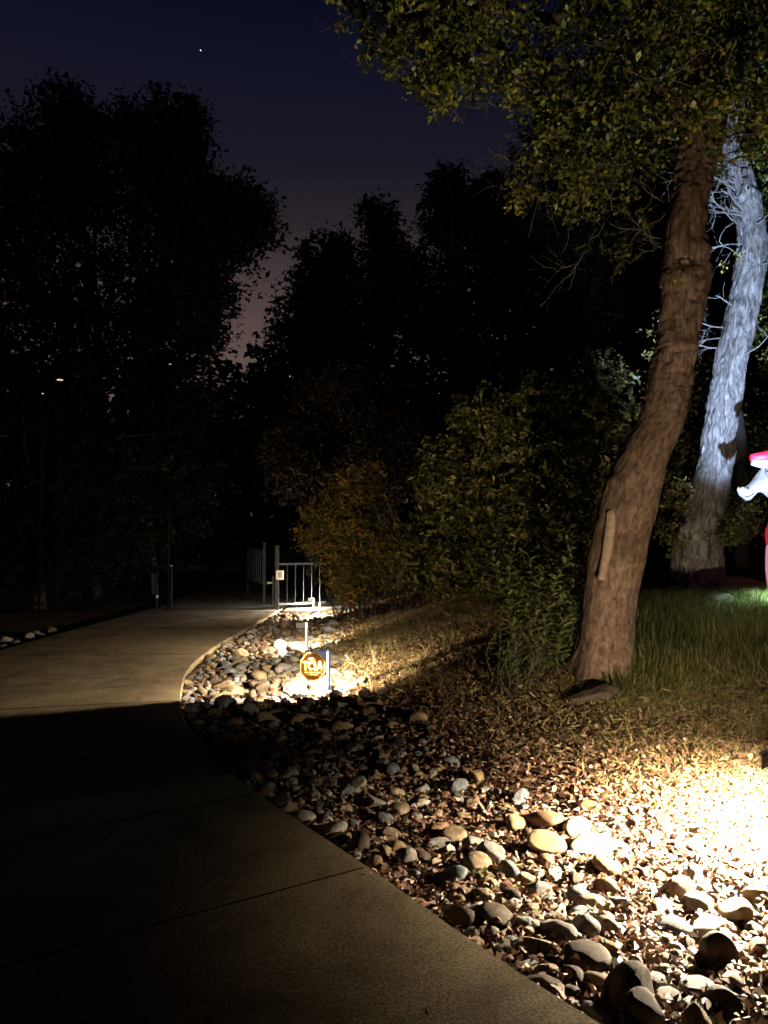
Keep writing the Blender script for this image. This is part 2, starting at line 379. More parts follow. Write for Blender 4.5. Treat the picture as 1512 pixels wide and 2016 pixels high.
# px, py (centre), width in px, colour, aspect of height, label
SPECIAL = [
 (1236, 1972, 128, 'dark brown', .8, 'large dark brown stone lying beside the path edge in the bottom corner'),
 (1415, 1888, 82, 'dark brown', .85, 'dark rounded stone with a thin lit rim, in shade under the row of pale stones'),
 (1390, 1828, 80, 'pale', .55, 'flat pale oval stone, lowest of the lit row by the brightest pool'),
 (1448, 1803, 60, 'tan', .8, 'tan stone with square shoulders at the right end of the lit row'),
 (1377, 1790, 70, 'pale', .55, 'pale oval stone directly behind the flat pale one in the lit row'),
 (1330, 1760, 66, 'tan', .95, 'tall tan stone with bright top at the edge of the brightest pool'),
 (1308, 1797, 62, 'tan', .5, 'low wedge shaped tan stone left of the lit row'),
 (1489, 1780, 44, 'tan', 1.3, 'upright pointed tan stone at the right picture edge'),
 (1078, 1665, 84, 'ochre', .6, 'yellow ochre boulder half buried in leaves, largest yellow stone'),
 (862, 1633, 56, 'rusty orange', .5, 'rusty orange wedge stone in the middle of the cobble bed'),
 (886, 1730, 70, 'bluish grey', .55, 'long bluish grey stone close to the path edge'),
 (1058, 1760, 52, 'grey', .9, 'round pitted grey stone standing in leaf litter'),
 (1076, 1622, 76, 'rusty orange', .4, 'low orange stone behind the yellow ochre boulder'),
 (1020, 1632, 52, 'ochre', .8, 'ochre round stone left behind the yellow boulder'),
 (1138, 1640, 60, 'tan', .7, 'tan crusty stone right behind the yellow boulder'),
 (1170, 1670, 80, 'pale', .55, 'pale flat stone right of the yellow boulder'),
 (1190, 1715, 60, 'ochre', .6, 'orange tinted stone among leaves below the pale flat stone'),
 (957, 1775, 52, 'tan', .6, 'domed tan stone in leaves near path edge'),
 (980, 1808, 78, 'dark brown', .6, 'dark brown lying stone touching the path edge midway'),
 (1100, 1845, 72, 'grey', .75, 'grey leaning stone, left one of a close pair'),
 (1145, 1838, 66, 'grey', .85, 'grey leaning stone, right one of a close pair'),
 (1197, 1838, 60, 'tan', .85, 'banded tan stone just right of the leaning grey pair'),
 (1057, 1868, 70, 'tan', .45, 'tan flat stone with dark front by the path edge below the grey pair'),
 (1150, 1890, 90, 'dark brown', .6, 'dark stone with pointed top above the large corner stone'),
 (1212, 1880, 46, 'ochre', .6, 'small ochre stone right of the dark pointed stone'),
 (1435, 1860, 58, 'ochre', .6, 'ochre stone beneath the lit row at right'),
 (1325, 1838, 64, 'bluish grey', .4, 'flat bluish stone left of the flat pale oval'),
 (1218, 1788, 50, 'bluish grey', .6, 'pale bluish stone in the middle of the lit leaves'),
 (1270, 2008, 100, 'dark brown', .6, 'black looking stone cut by the bottom picture edge'),
 (1430, 1990, 70, 'dark brown', .7, 'dark flat topped stone near the bottom right corner'),
 (800, 1700, 46, 'grey', 1.0, 'upright grey stone beside the path left of the bluish one'),
 (735, 1590, 60, 'pale', .6, 'pale stone near the path at mid distance'),
 (735, 1533, 42, 'tan', .6, 'tan wedge stone standing out in the dark strip'),
 (772, 1523, 34, 'bluish grey', .9, 'leaning bluish stone in the dark strip'),
 (757, 1495, 38, 'ochre', .5, 'ochre flat stone topmost in the dark strip'),
 (812, 1517, 30, 'pale', .7, 'small pale stone at the right end of the dark strip group'),
 (655, 1640, 56, 'pale', .65, 'pale domed stone touching the path edge in mid foreground'),
 (500, 1350, 0, None, 0, None),
]
rocks = []   # x, y, r, colour, label, hratio
for px, py, wpx, colr, asp, lab in SPECIAL:
    if not wpx: continue
    g = G(px, py + wpx * .12); r_ = wpx / F * g[1] / 2 * 1.05
    rocks.append([g[0], g[1], r_, colr, lab, asp])
def occupied(x, y, r, k=.86):
    for q in rocks:
        if (q[0] - x) ** 2 + (q[1] - y) ** 2 < (k * (q[2] + r)) ** 2: return True
    return False
rr = random.Random(5)
cols = ['tan'] * 6 + ['grey'] * 5 + ['bluish grey'] * 4 + ['ochre'] * 2 + ['rusty orange'] * 1 + ['pale'] * 3 + ['dark brown'] * 3
colsf = ['tan'] * 5 + ['grey'] * 5 + ['bluish grey'] * 3 + ['ochre'] + ['rusty orange'] + ['dark brown'] * 7
cells = {}
def cellhit(x, y, r):
    cx, cy = int(x / .3), int(y / .3)
    for a in (-1, 0, 1):
        for c_ in (-1, 0, 1):
            for q in cells.get((cx + a, cy + c_), ()):
                if (q[0] - x) ** 2 + (q[1] - y) ** 2 < (.84 * (q[2] + r)) ** 2: return True
    return False
for q in rocks: cells.setdefault((int(q[0] / .3), int(q[1] / .3)), []).append(q)
cand = 60000
ys = np.array([1.9 + 15.4 * rr.random() ** 1.15 for _ in range(cand)])
us = np.array([rr.random() for _ in range(cand)])
ex = np.interp(ys, EC[:, 1], EC[:, 0])
xs = ex + us * 3.4
uu = ulat(xs, ys)
for x, y, u in zip(xs, ys, uu):
    lim = 1.75 if y < 4.5 else (1.45 + .25 * math.sin(y * 2.1))
    if y > 6.6: lim = 1.7
    if u < .04 or u > lim + .25 * rr.random(): continue
    r_ = rr.choice([.035, .04, .05, .055, .065, .075, .085]) if y < 6.6 else rr.choice([.04, .05, .06, .07, .085, .10, .12])
    dens = .8 if 3.0 < y < 4.4 and .5 < u else (.8 if y < 6.6 else 1)
    if y < 6.6 and u > 1.25: dens *= .35
    if rr.random() > dens and r_ > .05: continue
    if u < r_ * .7: continue
    if cellhit(x, y, r_): continue
    q = [x, y, r_, rr.choice(cols if y < 6.6 else colsf), None, rr.uniform(.55, .8)]
    rocks.append(q); cells.setdefault((int(x / .3), int(y / .3)), []).append(q)
    if len(rocks) > 3400: break
# a few on the far side of the path
for k in range(12):
    y = 11 + k * .22 + rr.uniform(-.1, .1); e = float(np.interp(y, EC[:, 1], EC[:, 0]))
    rocks.append([e - PW - rr.uniform(.15, .6), y, rr.uniform(.06, .12), rr.choice(['pale', 'grey', 'tan']), None, .6])
def proj(x, y, z):
    c, s = math.cos(PITCH), math.sin(PITCH); dz = z - CAM_H
    f = y * c + dz * s; v = -y * s + dz * c
    return 756 + F * x / f, 1008 - F * v / f
info = []
hz = hfun(np.array([q[0] for q in rocks]), np.array([q[1] for q in rocks]))
for q, z in zip(rocks, hz):
    px, py = proj(q[0], q[1], z); inside = -20 < px < 1530 and 900 < py < 2040
    info.append((px, py, (q[2] / q[1] if inside else 0), z))
order = sorted(range(len(rocks)), key=lambda i: (rocks[i][4] is None, -info[i][2]))
single = [i for i in order[:296] if info[i][2] > 0]
rest = [i for i in range(len(rocks)) if i not in set(single)]
def zone(i):
    q, (px, py, a, z) = rocks[i], info[i]; u = float(ulat(np.array([q[0]]), np.array([q[1]]))[0])
    if u < -1: return 'on the far left side of the path'
    if q[1] > 10.9: return 'behind the second lit post'
    if q[1] > 7.7: return 'in the bed behind the octagonal sign'
    if q[1] > 6.7: return 'just before the octagonal sign'
    if q[1] > 5.0: return 'in the dark strip before the sign'
    if q[1] > 3.9: return 'in the dim middle bed' if u > .55 else 'edging the dim middle path'
    if q[1] > 3.0: return 'near the brightest pool' if u > .5 else 'edging the nearest path'
    return 'in the shaded bottom corner'
ORD = ['leftmost', 'second from left', 'third from left', 'fourth from left', 'fifth from left', 'sixth from left', 'seventh from left', 'eighth from left',
       'ninth from left', 'tenth from left', 'eleventh from left', 'twelfth from left', 'thirteenth from left', 'fourteenth from left', 'fifteenth from left', 'sixteenth from left']
buck = {}
for i in single:
    if rocks[i][4]: continue
    sz = 'small' if rocks[i][2] < .062 else ('medium' if rocks[i][2] < .095 else 'large')
    buck.setdefault((sz, rocks[i][3], zone(i)), []).append(i)
for (sz, c_, zn), L in buck.items():
    L.sort(key=lambda i: info[i][0])
    for k, i in enumerate(L):
        rocks[i][4] = f'{sz} {c_} cobble {zn}' if len(L) == 1 else f'{ORD[min(k, 15)]} of the {sz} {c_} cobbles {zn}'
def rockrot():
    return Matrix.Rotation(rr.uniform(0, 6.28), 3, 'Z') @ Matrix.Rotation(rr.gauss(0, .33), 3, 'X') @ Matrix.Rotation(rr.gauss(0, .33), 3, 'Y')
for i in single:
    x, y, r_, c_, lab, asp = rocks[i]; z = info[i][3]; k = rr.randrange(NV)
    o = link('cobble', rock_me[k]); o.material_slots[0].link = 'OBJECT'; o.material_slots[0].material = ROCK[c_]
    o.scale = (r_ * 1.1, r_ * 1.1, r_ * 1.1 * max(.9, asp / .62)); o.rotation_euler = rockrot().to_euler()
    o.location = (x, y, z + r_ * (.25 if asp < .7 else .36))
    tag(o, lab, 'stone', 'cobbles in the drainage bed beside the path')
tot = {}
for i in rest:
    x, y, r_, c_, lab, asp = rocks[i]; z = info[i][3]; k = rr.randrange(NV)
    V = (rockVl[k] * r_ * 1.1) @ np.array(rockrot()).T + np.array([x, y, z + r_ * .25]); tot.setdefault(c_, []).append(V)
Vs, Fs, off, mi = [], [], 0, []
for ci, (c_, L) in enumerate(tot.items()):
    for V in L:
        Vs.append(V); Fs.append(IFl + off); off += len(V); mi += [ci] * len(IFl)
me = mesh_np('small_cobbles', np.vstack(Vs), np.vstack(Fs), None, True)
for c_ in tot: me.materials.append(ROCK[c_])
me.polygons.foreach_set('material_index', np.array(mi, np.int32))
tag(link('small_cobbles', me), 'loose small cobbles filling the drainage bed between the larger stones', 'cobbles', kind='stuff')

# flat rock at the trunk foot, and the two behind the grass
def boulder(px, py, wpx, asp, dep, colr, lab, seed, rot=(0, 0, 0), d=None, sink=.34):
    g = G(px, py) if d is None else P(px, py, d); r_ = wpx / F * g[1] / 2
    V = rockshape(IV, seed, 8, .22); V *= (1 + .05 * fbm(V * 4, 4, seed))[:, None]; V = V / np.abs(V).max(0)
    V *= (1, dep, asp)
    o = link('boulder', mesh_np('boulder', V, IF, ROCK[colr], True)); o.scale = (r_,) * 3; o.rotation_euler = rot
    o.location = (g[0], g[1], H(g[0], g[1]) + r_ * asp * (1 - 2 * sink) if d is None else g[2]); tag(o, lab, 'boulder')
boulder(1168, 1380, 112, .36, .6, 'dark brown', 'flat brown rock half buried at the foot of the leaning trunk', 41, (0, -.12, .15))
boulder(1420, 1196, 100, .6, .6, 'dark brown', 'mottled grey boulder in the grass before the white lit trunk', 42, (0, .1, 0), 8.3)
boulder(1447, 1162, 112, .5, .6, 'dark brown', 'dark boulder behind the mottled grey one', 43, (0, .1, 0), 9.3)

# ------------------------------------------------------------------ leaves as small folded kites
def kites(C, size, asp=.55, tint=None, flat=0., fold=.35, nrm=None, dirs=None):
    n_ = len(C); size = np.broadcast_to(size, (n_,))
    N = rng.normal(size=(n_, 3)); N[:, 2] = N[:, 2] * (1 - flat) + flat * 3.0 * np.sign(N[:, 2] + .2)
    N /= np.linalg.norm(N, axis=1)[:, None]
    D = rng.normal(size=(n_, 3)) if dirs is None else dirs
    D = D - N * (D * N).sum(1)[:, None]; D /= np.linalg.norm(D, axis=1)[:, None] + 1e-9
    S = np.cross(N, D); L = size[:, None]
    w_ = L * asp * .5; up = N * w_ * fold
    V = np.stack([C - D * L * .5, C + S * w_ + up - D * L * .02, C + D * L * .5 - N * L * .08, C - S * w_ + up - D * L * .02], 1)
    Fc = (np.arange(n_)[:, None] * 4 + np.array([0, 1, 2, 3])[None])
    t_ = rng.random(n_) if tint is None else tint
    return V.reshape(-1, 3), Fc, np.repeat(t_, 4)

# litter
def litter(n_, xr, yr, cond, smin, smax, lift=.01, hb=(0, .05)):
    x = rng.uniform(*xr, n_); y = yr[0] + (yr[1] - yr[0]) * rng.random(n_) ** 1.0
    u = ulat(x, y); k = cond(x, y, u); x, y, u = x[k], y[k], u[k]
    z = hfun(x, y) + lift + rng.uniform(*hb, len(x)) * rng.random(len(x))
    return np.stack([x, y, z], 1), smin + (smax * 1.5 - smin) * rng.beta(1.3, 2.4, len(x))
L1 = [litter(38000, (-1.5, 2.4), (2.0, 4.6), lambda x, y, u: (u > .03) & (u < 3.0), .022, .05, .006, (0, .045)),
      litter(36000, (-1.8, 4), (4.4, 7.4), lambda x, y, u: (u > .05) & (u < 4.6) & (rng.random(len(u)) < np.where(u > 3, .35, .9)), .022, .05),
      litter(24000, (-2.6, 4), (6.8, 12), lambda x, y, u: (u > .05) & (u < 5) & (rng.random(len(u)) < np.where(u < 1.9, .35, .8)), .025, .06),
      litter(9000, (-2.6, 2), (12, 18), lambda x, y, u: (u > .05) & (u < 4), .04, .08),
      litter(7000, (-.2, 3.5), (2.6, 4.8), lambda x, y, u: (u > 1.3), .02, .045, .015, (0, .06))]
C = np.vstack([a[0] for a in L1]); S_ = np.concatenate([a[1] for a in L1])
V, Fc, T = kites(C, S_, .5, rng.beta(1.5, 1.3, len(C)), .45, .9)
tag(link('leaf_litter', mesh_np('leaf_litter', V, Fc, m_litter, False, T)), 'brown fallen leaves covering the ground between stones', 'leaf litter', kind='stuff')
k = 900; kx = rng.uniform(-2.6, 1.0, k); ky = rng.uniform(2.3, 9.5, k); ku = ulat(kx, ky); kk = (ku < -.01) & (ku > -2) & (rng.random(k) < .05 + .9 * np.exp(ku / .10))
V, Fc, T = kites(np.stack([kx[kk], ky[kk], np.full(kk.sum(), .008)], 1), rng.uniform(.01, .028, kk.sum()), .5, None, .8, .3)
tag(link('leaf_crumbs', mesh_np('leaf_crumbs', V, Fc, m_litter, False, T)), 'scattered leaf crumbs lying on the concrete path', 'leaf litter', kind='stuff')

# dead twigs on the slope
def crooked(p, d, L, n_=7, wob=.12):
    p = np.array(p, float); d = np.array(d, float); d /= np.linalg.norm(d); out = [p.copy()]
    for _ in range(n_ - 1):
        d = d + rng.normal(size=3) * wob; d /= np.linalg.norm(d); p = p + d * L / (n_ - 1); out.append(p.copy())
    return np.array(out)
lines = []
for _ in range(420):
    x = rng.uniform(-1.2, 3.2); y = rng.uniform(2.8, 9.5); u = ulat(np.array([x]), np.array([y]))[0]
    if u < .9: continue
    L = rng.uniform(.06, .32); a = rng.uniform(0, 6.28)
    c_ = crooked((x, y, 0), (math.cos(a), math.sin(a), 0), L, 5, .18); c_[:, 2] = hfun(c_[:, 0], c_[:, 1]) + .015 + rng.random() * .03 * np.linspace(0, 1, 5)
    lines.append((c_, np.linspace(.0028, .0012, 5)))
m_straw = simple('dead_twig_wood', (.30, .21, .12), .85)
tag(link('fallen_twigs', tubes_mesh('fallen_twigs', lines, m_straw, 4)), 'dry fallen twigs scattered over the leaf litter', 'twigs', kind='stuff')

m_strawmat = leafmat('dry_straw', [(0, (.09, .05, .02)), (.4, (.21, .14, .06)), (.8, (.36, .27, .13)), (1, (.30, .30, .09))], .15, .7, .2)
L2 = [litter(34000, (.3, 4.6), (3.6, 8.4), lambda x, y, u: (u > 1.7) & (rng.random(len(u)) < np.clip((u - 1.5) / .8, 0, 1)), .03, .11, .02, (0, .05)),
      litter(20000, (-1.2, 3.2), (7.2, 14), lambda x, y, u: (u > 1.6), .05, .13, .02, (0, .06))]
C = np.vstack([a[0] for a in L2]); S_ = np.concatenate([a[1] for a in L2])
V, Fc, T = kites(C, S_, .09, rng.beta(1.5, 1.5, len(C)), .35, .3)
tag(link('dry_straw', mesh_np('dry_straw', V, Fc, m_strawmat, False, T)), 'tan dry straw and thatch lying on the bank', 'straw', kind='stuff')

# ------------------------------------------------------------------ grass
def blades(x, y, h, wdt, tint, lean=.5):
    n_ = len(x); z = hfun(x, y) - .005
    a = rng.uniform(0, 6.28, n_); d = np.stack([np.cos(a), np.sin(a), np.zeros(n_)], 1)
    ln = np.abs(rng.normal(size=n_)) * lean * h; s = np.stack([-d[:, 1], d[:, 0], np.zeros(n_)], 1)
    b0 = np.stack([x, y, z], 1); rows = []
    for t, wf in ((0, 1), (.4, .85), (.75, .5)):
        c_ = b0 + d * (ln * t ** 2)[:, None] + np.array([0, 0, 1]) * (h * (t - .12 * t * t))[:, None]
        rows += [c_ - s * (wdt * wf / 2)[:, None], c_ + s * (wdt * wf / 2)[:, None]]
    tip = b0 + d * ln[:, None] + np.array([0, 0, 1]) * (h * .88)[:, None]
    V = np.stack(rows + [tip, tip + s * .0004], 1)
    B = np.arange(n_)[:, None] * 8
    Fc = np.concatenate([B + np.array([0, 1, 3, 2]), B + np.array([2, 3, 5, 4]), B + np.array([4, 5, 7, 6])])
    return V.reshape(-1, 3), Fc, np.repeat(tint, 8)
parts = []
def field(n_, xr, yr, cond, hf, tf, wd=(.003, .006), lean=.5):
    x = rng.uniform(*xr, n_); y = rng.uniform(*yr, n_); u = ulat(x, y); p = cond(x, y, u); k = rng.random(n_) < p
    x, y, u = x[k], y[k], u[k]; h = hf(x, y, u) * rng.uniform(.35, 1.35, len(x)); parts.append(blades(x, y, h, rng.uniform(*wd, len(x)), np.clip(tf(x, y, u) + rng.normal(size=len(x)) * .17, 0, 1), lean))
cl = lambda x, y, s=2.5, sd=4: np.clip(.55 + 1.1 * fbm(np.stack([x * s, y * s, 0 * x], -1), 3, sd), 0, 1)
# tall grass right of / behind the leaning trunk
field(52000, (2.0, 5.6), (6.0, 9.6), lambda x, y, u: np.clip((y - 5.8) / 1.0, 0, 1) * (u > 3.4), lambda x, y, u: .07 + .22 * np.clip((y - 6.5) / 1.6, 0, 1), lambda x, y, u: .42 + .25 * fbm(np.stack([x, y, 0 * x], -1) * 1.3, 2, 61), (.005, .011), .6)
field(26000, (3.1, 4.9), (7.5, 9.3), lambda x, y, u: 1. + 0 * x, lambda x, y, u: .30 + 0 * x, lambda x, y, u: .40 + 0 * x, (.005, .010), .5)
# shorter mixed grass on the slope in front
field(76000, (1.2, 4.6), (4.1, 7.2), lambda x, y, u: cl(x, y) * np.clip((u - 2.1) / 1.2, 0, 1), lambda x, y, u: .035 + .05 * np.clip((y - 4.5) / 2.5, 0, 1), lambda x, y, u: .74 - .12 * np.clip((y - 4.5) / 2, 0, 1), (.002, .0045), .9)
# strawy grass behind the sign
field(50000, (-1.0, 3.0), (7.4, 13.5), lambda x, y, u: cl(x, y, 1.6, 8) * np.clip((u - 1.7) / .8, 0, 1), lambda x, y, u: .06 + .05 * (y > 9), lambda x, y, u: .88 + 0 * x, (.003, .006), .9)
field(14000, (-1.0, 2.5), (4.6, 8), lambda x, y, u: .5 * cl(x, y, 3, 2) * (u > 1.9), lambda x, y, u: .05 + 0 * x, lambda x, y, u: .85 + 0 * x, (.002, .004), 1.1)
V = np.vstack([p[0] for p in parts]); off = 0; Fl = []
for p in parts: Fl.append(p[1] + off); off += len(p[0])
T = np.concatenate([p[2] for p in parts])
tag(link('grass', mesh_np('grass', V, np.vstack(Fl), m_grass, False, T)), 'green and straw coloured grass growing on the bank', 'grass', kind='stuff')

# small stem tufts at the stones
parts = []
for (px, py, n_) in [(716, 1672, 40), (945, 1735, 90), (1160, 1715, 10), (1385, 1480, 60), (930, 1400, 40)]:
    g = G(px, py); parts.append(blades(g[0] + rng.normal(size=n_) * .035, g[1] + rng.normal(size=n_) * .035, rng.uniform(.04, .08, n_), rng.uniform(.004, .007, n_), rng.uniform(.3, .8, n_), .7))
off = 0; Fl = []
for p in parts: Fl.append(p[1] + off); off += len(p[0])
tag(link('weeds', mesh_np('weeds', np.vstack([p[0] for p in parts]), np.vstack(Fl), m_grass, False, np.concatenate([p[2] for p in parts]))), 'small weed tufts growing between cobbles', 'weeds', kind='stuff')

# ------------------------------------------------------------------ TRUNKS
def trunk_mesh(name, prof, d, mat, bark, nseg=96, step=.016, bumps=(), flare=0.0, sidewob=.02, seed=0):
    pr = sorted(prof, key=lambda q: -q[0])
    C = np.array([P((a + b_) / 2, y, d(y)) for y, a, b_ in pr]); R = np.array([(b_ - a) / 2 / F * d(y) for y, a, b_ in pr])
    Q = catmull(np.hstack([C, R[:, None]]), 16)
    s = np.r_[0, np.cumsum(np.linalg.norm(np.diff(Q[:, :3], axis=0), axis=1))]
    ss = np.arange(0, s[-1], step); Q = np.stack([np.interp(ss, s, Q[:, k]) for k in range(4)], 1)
    for _ in range(6): Q[1:-1] = (Q[:-2] + Q[1:-1] * 2 + Q[2:]) / 4
    T = np.gradient(Q[:, :3], axis=0); T /= np.linalg.norm(T, axis=1)[:, None]
    Xa = np.array([1., 0, 0]); A = Xa - T * (T @ Xa)[:, None]; A /= np.linalg.norm(A, axis=1)[:, None]; B = np.cross(T, A)
    th = np.arange(nseg) * 2 * math.pi / nseg - math.pi / 2 * 0
    dirs = np.cos(th)[None, :, None] * A[:, None] + np.sin(th)[None, :, None] * B[:, None]
    base = Q[:, None, :3] + dirs * Q[:, 3][:, None, None]
    disp = bark(base, ss[:, None] + 0 * th[None], Q[:, 3][:, None] + 0 * th[None], dirs)
    for (px, py, rx, ry, amp) in bumps:     # swellings and hollows on the side facing the path
        c_ = P(px, py, d(py)); rel = base - c_; wgt = np.exp(-(rel[..., 0] / (rx / F * d(py))) ** 2 - (rel[..., 2] / (ry / F * d(py))) ** 2)
        disp = disp + amp * wgt * np.clip(.35 - dirs[..., 1], 0, 1)
    if flare:
        z = ss[:, None]; disp = disp + flare * np.exp(-z / .26) * (.55 + .45 * np.sin(th[None] * 5 + .8) + .3 * np.sin(th[None] * 3))
    V = base + dirs * disp[..., None]
    n_, m_ = V.shape[:2]
    # duplicate the seam so that the bark runs on without a smear
    V = np.concatenate([V, V[:, :1]], 1); i = np.arange(n_ - 1)[:, None] * (m_ + 1); j = np.arange(m_)[None]
    Fc = np.stack([i + j, i + j + 1, i + m_ + 1 + j + 1, i + m_ + 1 + j], -1).reshape(-1, 4)
    tt = np.r_[th, th[0] + 2 * math.pi]
    uv = np.stack([tt[None] * .22 + 0 * ss[:, None], ss[:, None] + 0 * tt[None]], -1).reshape(-1, 2)
    return mesh_np(name, V.reshape(-1, 3), Fc, mat, True, uv=uv), Q

# leaning brown trunk
D1 = lambda y: 7.35 + .0 * y
def bark1(p, s, r, dirs):
    q = p * np.array([1, 1, .22]); fine = (1 - 2.2 * np.abs(fbm(q * 16, 3, 21))) * .009
    up = np.clip((s - 2.3) / .8, 0, 1)
    lum = fbm(p * np.array([1, 1, .7]) * 3.2, 3, 23) * (.014 + .045 * up)
    wr = -np.abs(fbm(p * np.array([1, 1, 3.2]) * 6.0, 3, 29)) * .042 * up
    crk = -np.clip(fbm(p * np.array([1, 1, .35]) * 7, 3, 31) - .18, 0, 1) * .10 * (.35 + up)
    wr = wr * (.35 + .65 * np.clip(fbm(p * 1.7, 2, 33) * 3 + .3, 0, 1))
    return fine + lum + wr + crk
prof1 = [(1372, 1108, 1256), (1335, 1122, 1250), (1310, 1132, 1246), (1260, 1144, 1245), (1200, 1150, 1247), (1150, 1155, 1255), (1100, 1160, 1266), (1050, 1170, 1277), (1000, 1182, 1288),
         (950, 1198, 1300), (900, 1222, 1314), (850, 1248, 1332), (800, 1264, 1350), (750, 1276, 1362), (700, 1288, 1371), (650, 1294, 1378), (600, 1301, 1387), (550, 1304, 1396), (500, 1306, 1396),
         (450, 1308, 1392), (400, 1322, 1396), (350, 1330, 1404), (300, 1338, 1418), (260, 1344, 1428), (200, 1352, 1436), (120, 1368, 1452), (30, 1385, 1462), (-80, 1400, 1470), (-250, 1420, 1480)]
t1 = empty('oak_tree', tuple(P(1190, 1335, 7.35)), 'leaning brown trunk tree whose leafy crown overhangs the upper right', 'tree')
t1l = np.array(t1.location)
def child(name, me, parent):
    o = link(name, me, parent); o.matrix_parent_inverse = Matrix.Translation(-Vector(parent.location)) if parent.rotation_euler[2] == 0 else parent.matrix_world.inverted()
    return o
me, Q1 = trunk_mesh('trunk', prof1, D1, m_bark1, bark1, bumps=[(1325, 470, 17, 42, .07), (1345, 455, 8, 60, -.05), (1392, 510, 20, 40, .05), (1350, 520, 12, 20, -.05), (1325, 560, 20, 25, .04),
        (1330, 690, 26, 14, .03), (1318, 700, 8, 9, -.03), (1335, 380, 14, 18, .02), (1368, 395, 10, 30, -.03), (1205, 945, 14, 12, .035), (1205, 1015, 24, 22, .02), (1224, 1085, 9, 36, .03), (1150, 1230, 14, 20, .03), (1310, 640, 10, 40, -.03), (1350, 600, 22, 8, -.03)], flare=.13, seed=1)
child('trunk', me, t1)
g_ = G(1190, 1335); print('TRUNK', g_, H(P(1190, 1335, 7.35)[0], 7.35), P(1190, 1372, 7.35), Q1[0])
# broken branch hanging flat against the trunk
pts = [P(1208, 1000, 7.20), P(1204, 1020, 7.165), P(1200, 1050, 7.155), P(1195, 1085, 7.145), P(1188, 1120, 7.135), P(1183, 1143, 7.12)]
pc = catmull(np.array(pts), 8); rd = np.interp(np.linspace(0, 1, len(pc)), [0, .12, .3, .5, .85, .97, 1], [.03, .058, .050, .052, .038, .042, .030])
V, Fc = tube_arr(pc, rd, 24); V += (fbm(V * np.array([20, 20, 4]), 3, 3) * .006)[:, None] * np.array([0, -1, 0])
mb = MB(); mb.add(V, [tuple(f) for f in Fc] + [tuple(range(24))[::-1], tuple(range(len(V) - 24, len(V)))])
me = mb.mesh('broken_branch', simple('bare_wood', (.22, .15, .10), .85, nscale=25, namp=.3, bmp=.5), True); child('broken_branch', me, t1)['label'] = 'stub of a broken branch hanging along the trunk'

# branching helper
def branch_tree(p, d, L, r, levels, lines, ends, spread=.6, n_=8, wob=.13, kids=3):
    c_ = crooked(p, d, L, n_, wob); lines.append((c_, np.linspace(r, r * .5, n_)))
    if levels == 0: ends.append(c_[-1]); ends.append(c_[n_ // 2]); return
    for k in range(kids):
        t_ = int(rng.integers(n_ // 3, n_)); dd_ = c_[t_] - c_[t_ - 1]; dd_ /= np.linalg.norm(dd_)
        nd = dd_ + rng.normal(size=3) * spread
        branch_tree(c_[t_], nd, L * rng.uniform(.45, .75), r * .5, levels - 1, lines, ends, spread, n_, wob, kids)

# crown built from leaf sprays round many twig ends
def spray_crown(blobs, nspray, per, spray_r, leaf, asp=.55, dens_pow=.5, tint=None, flat=.1, dark=None):
    """blobs: (px, py, depth, rx_px, ry_px, depth radius m, weight)"""
    wts = np.array([b_[6] for b_ in blobs], float); wts /= wts.sum(); Cs = []
    for b_, k in zip(blobs, (wts * nspray).astype(int)):
        c_ = P(b_[0], b_[1], b_[2]); v = rng.normal(size=(k, 3)); v /= np.linalg.norm(v, axis=1)[:, None]
        rad = rng.random(k) ** dens_pow; v *= rad[:, None]
        Cs.append(c_ + v * np.array([b_[3] / F * b_[2], b_[5], b_[4] / F * b_[2]]))
    Cs = np.vstack(Cs)
    st = np.clip(rng.beta(1.2, 2.2, len(Cs)) + .38 * fbm(Cs * 1.9, 2, 77), 0, 1); n_ = len(Cs) * per  # dark recesses and bright leaf highlights are put into the spray tints
    td = rng.normal(size=(len(Cs), 3)) * np.array([1, 1, .7]); td /= np.linalg.norm(td, axis=1)[:, None]
    tl = rng.uniform(1.2, 3.4, len(Cs)) * spray_r; tt = rng.uniform(-.5, .5, n_)
    dr = np.repeat(td, per, 0); P_ = np.repeat(Cs, per, 0) + dr * (tt * np.repeat(tl, per))[:, None] * 1.3 + rng.normal(size=(n_, 3)) * spray_r * .33
    P_[:, 2] -= np.repeat(tl, per) * tt ** 2 * .6
    tn = np.clip(np.repeat(st, per) * .75 + rng.random(n_) ** 2 * .4, 0, 1)
    sz = leaf * (.45 + rng.beta(1.5, 2.0, n_) * 1.05) * np.repeat(rng.uniform(.75, 1.25, len(Cs)), per)
    dirs = dr * np.sign(tt + .2)[:, None] + rng.normal(size=(n_, 3)) * .55
    V, Fc, T = kites(P_, sz, asp, tn, flat, dirs=dirs)
    return V, Fc, T, Cs

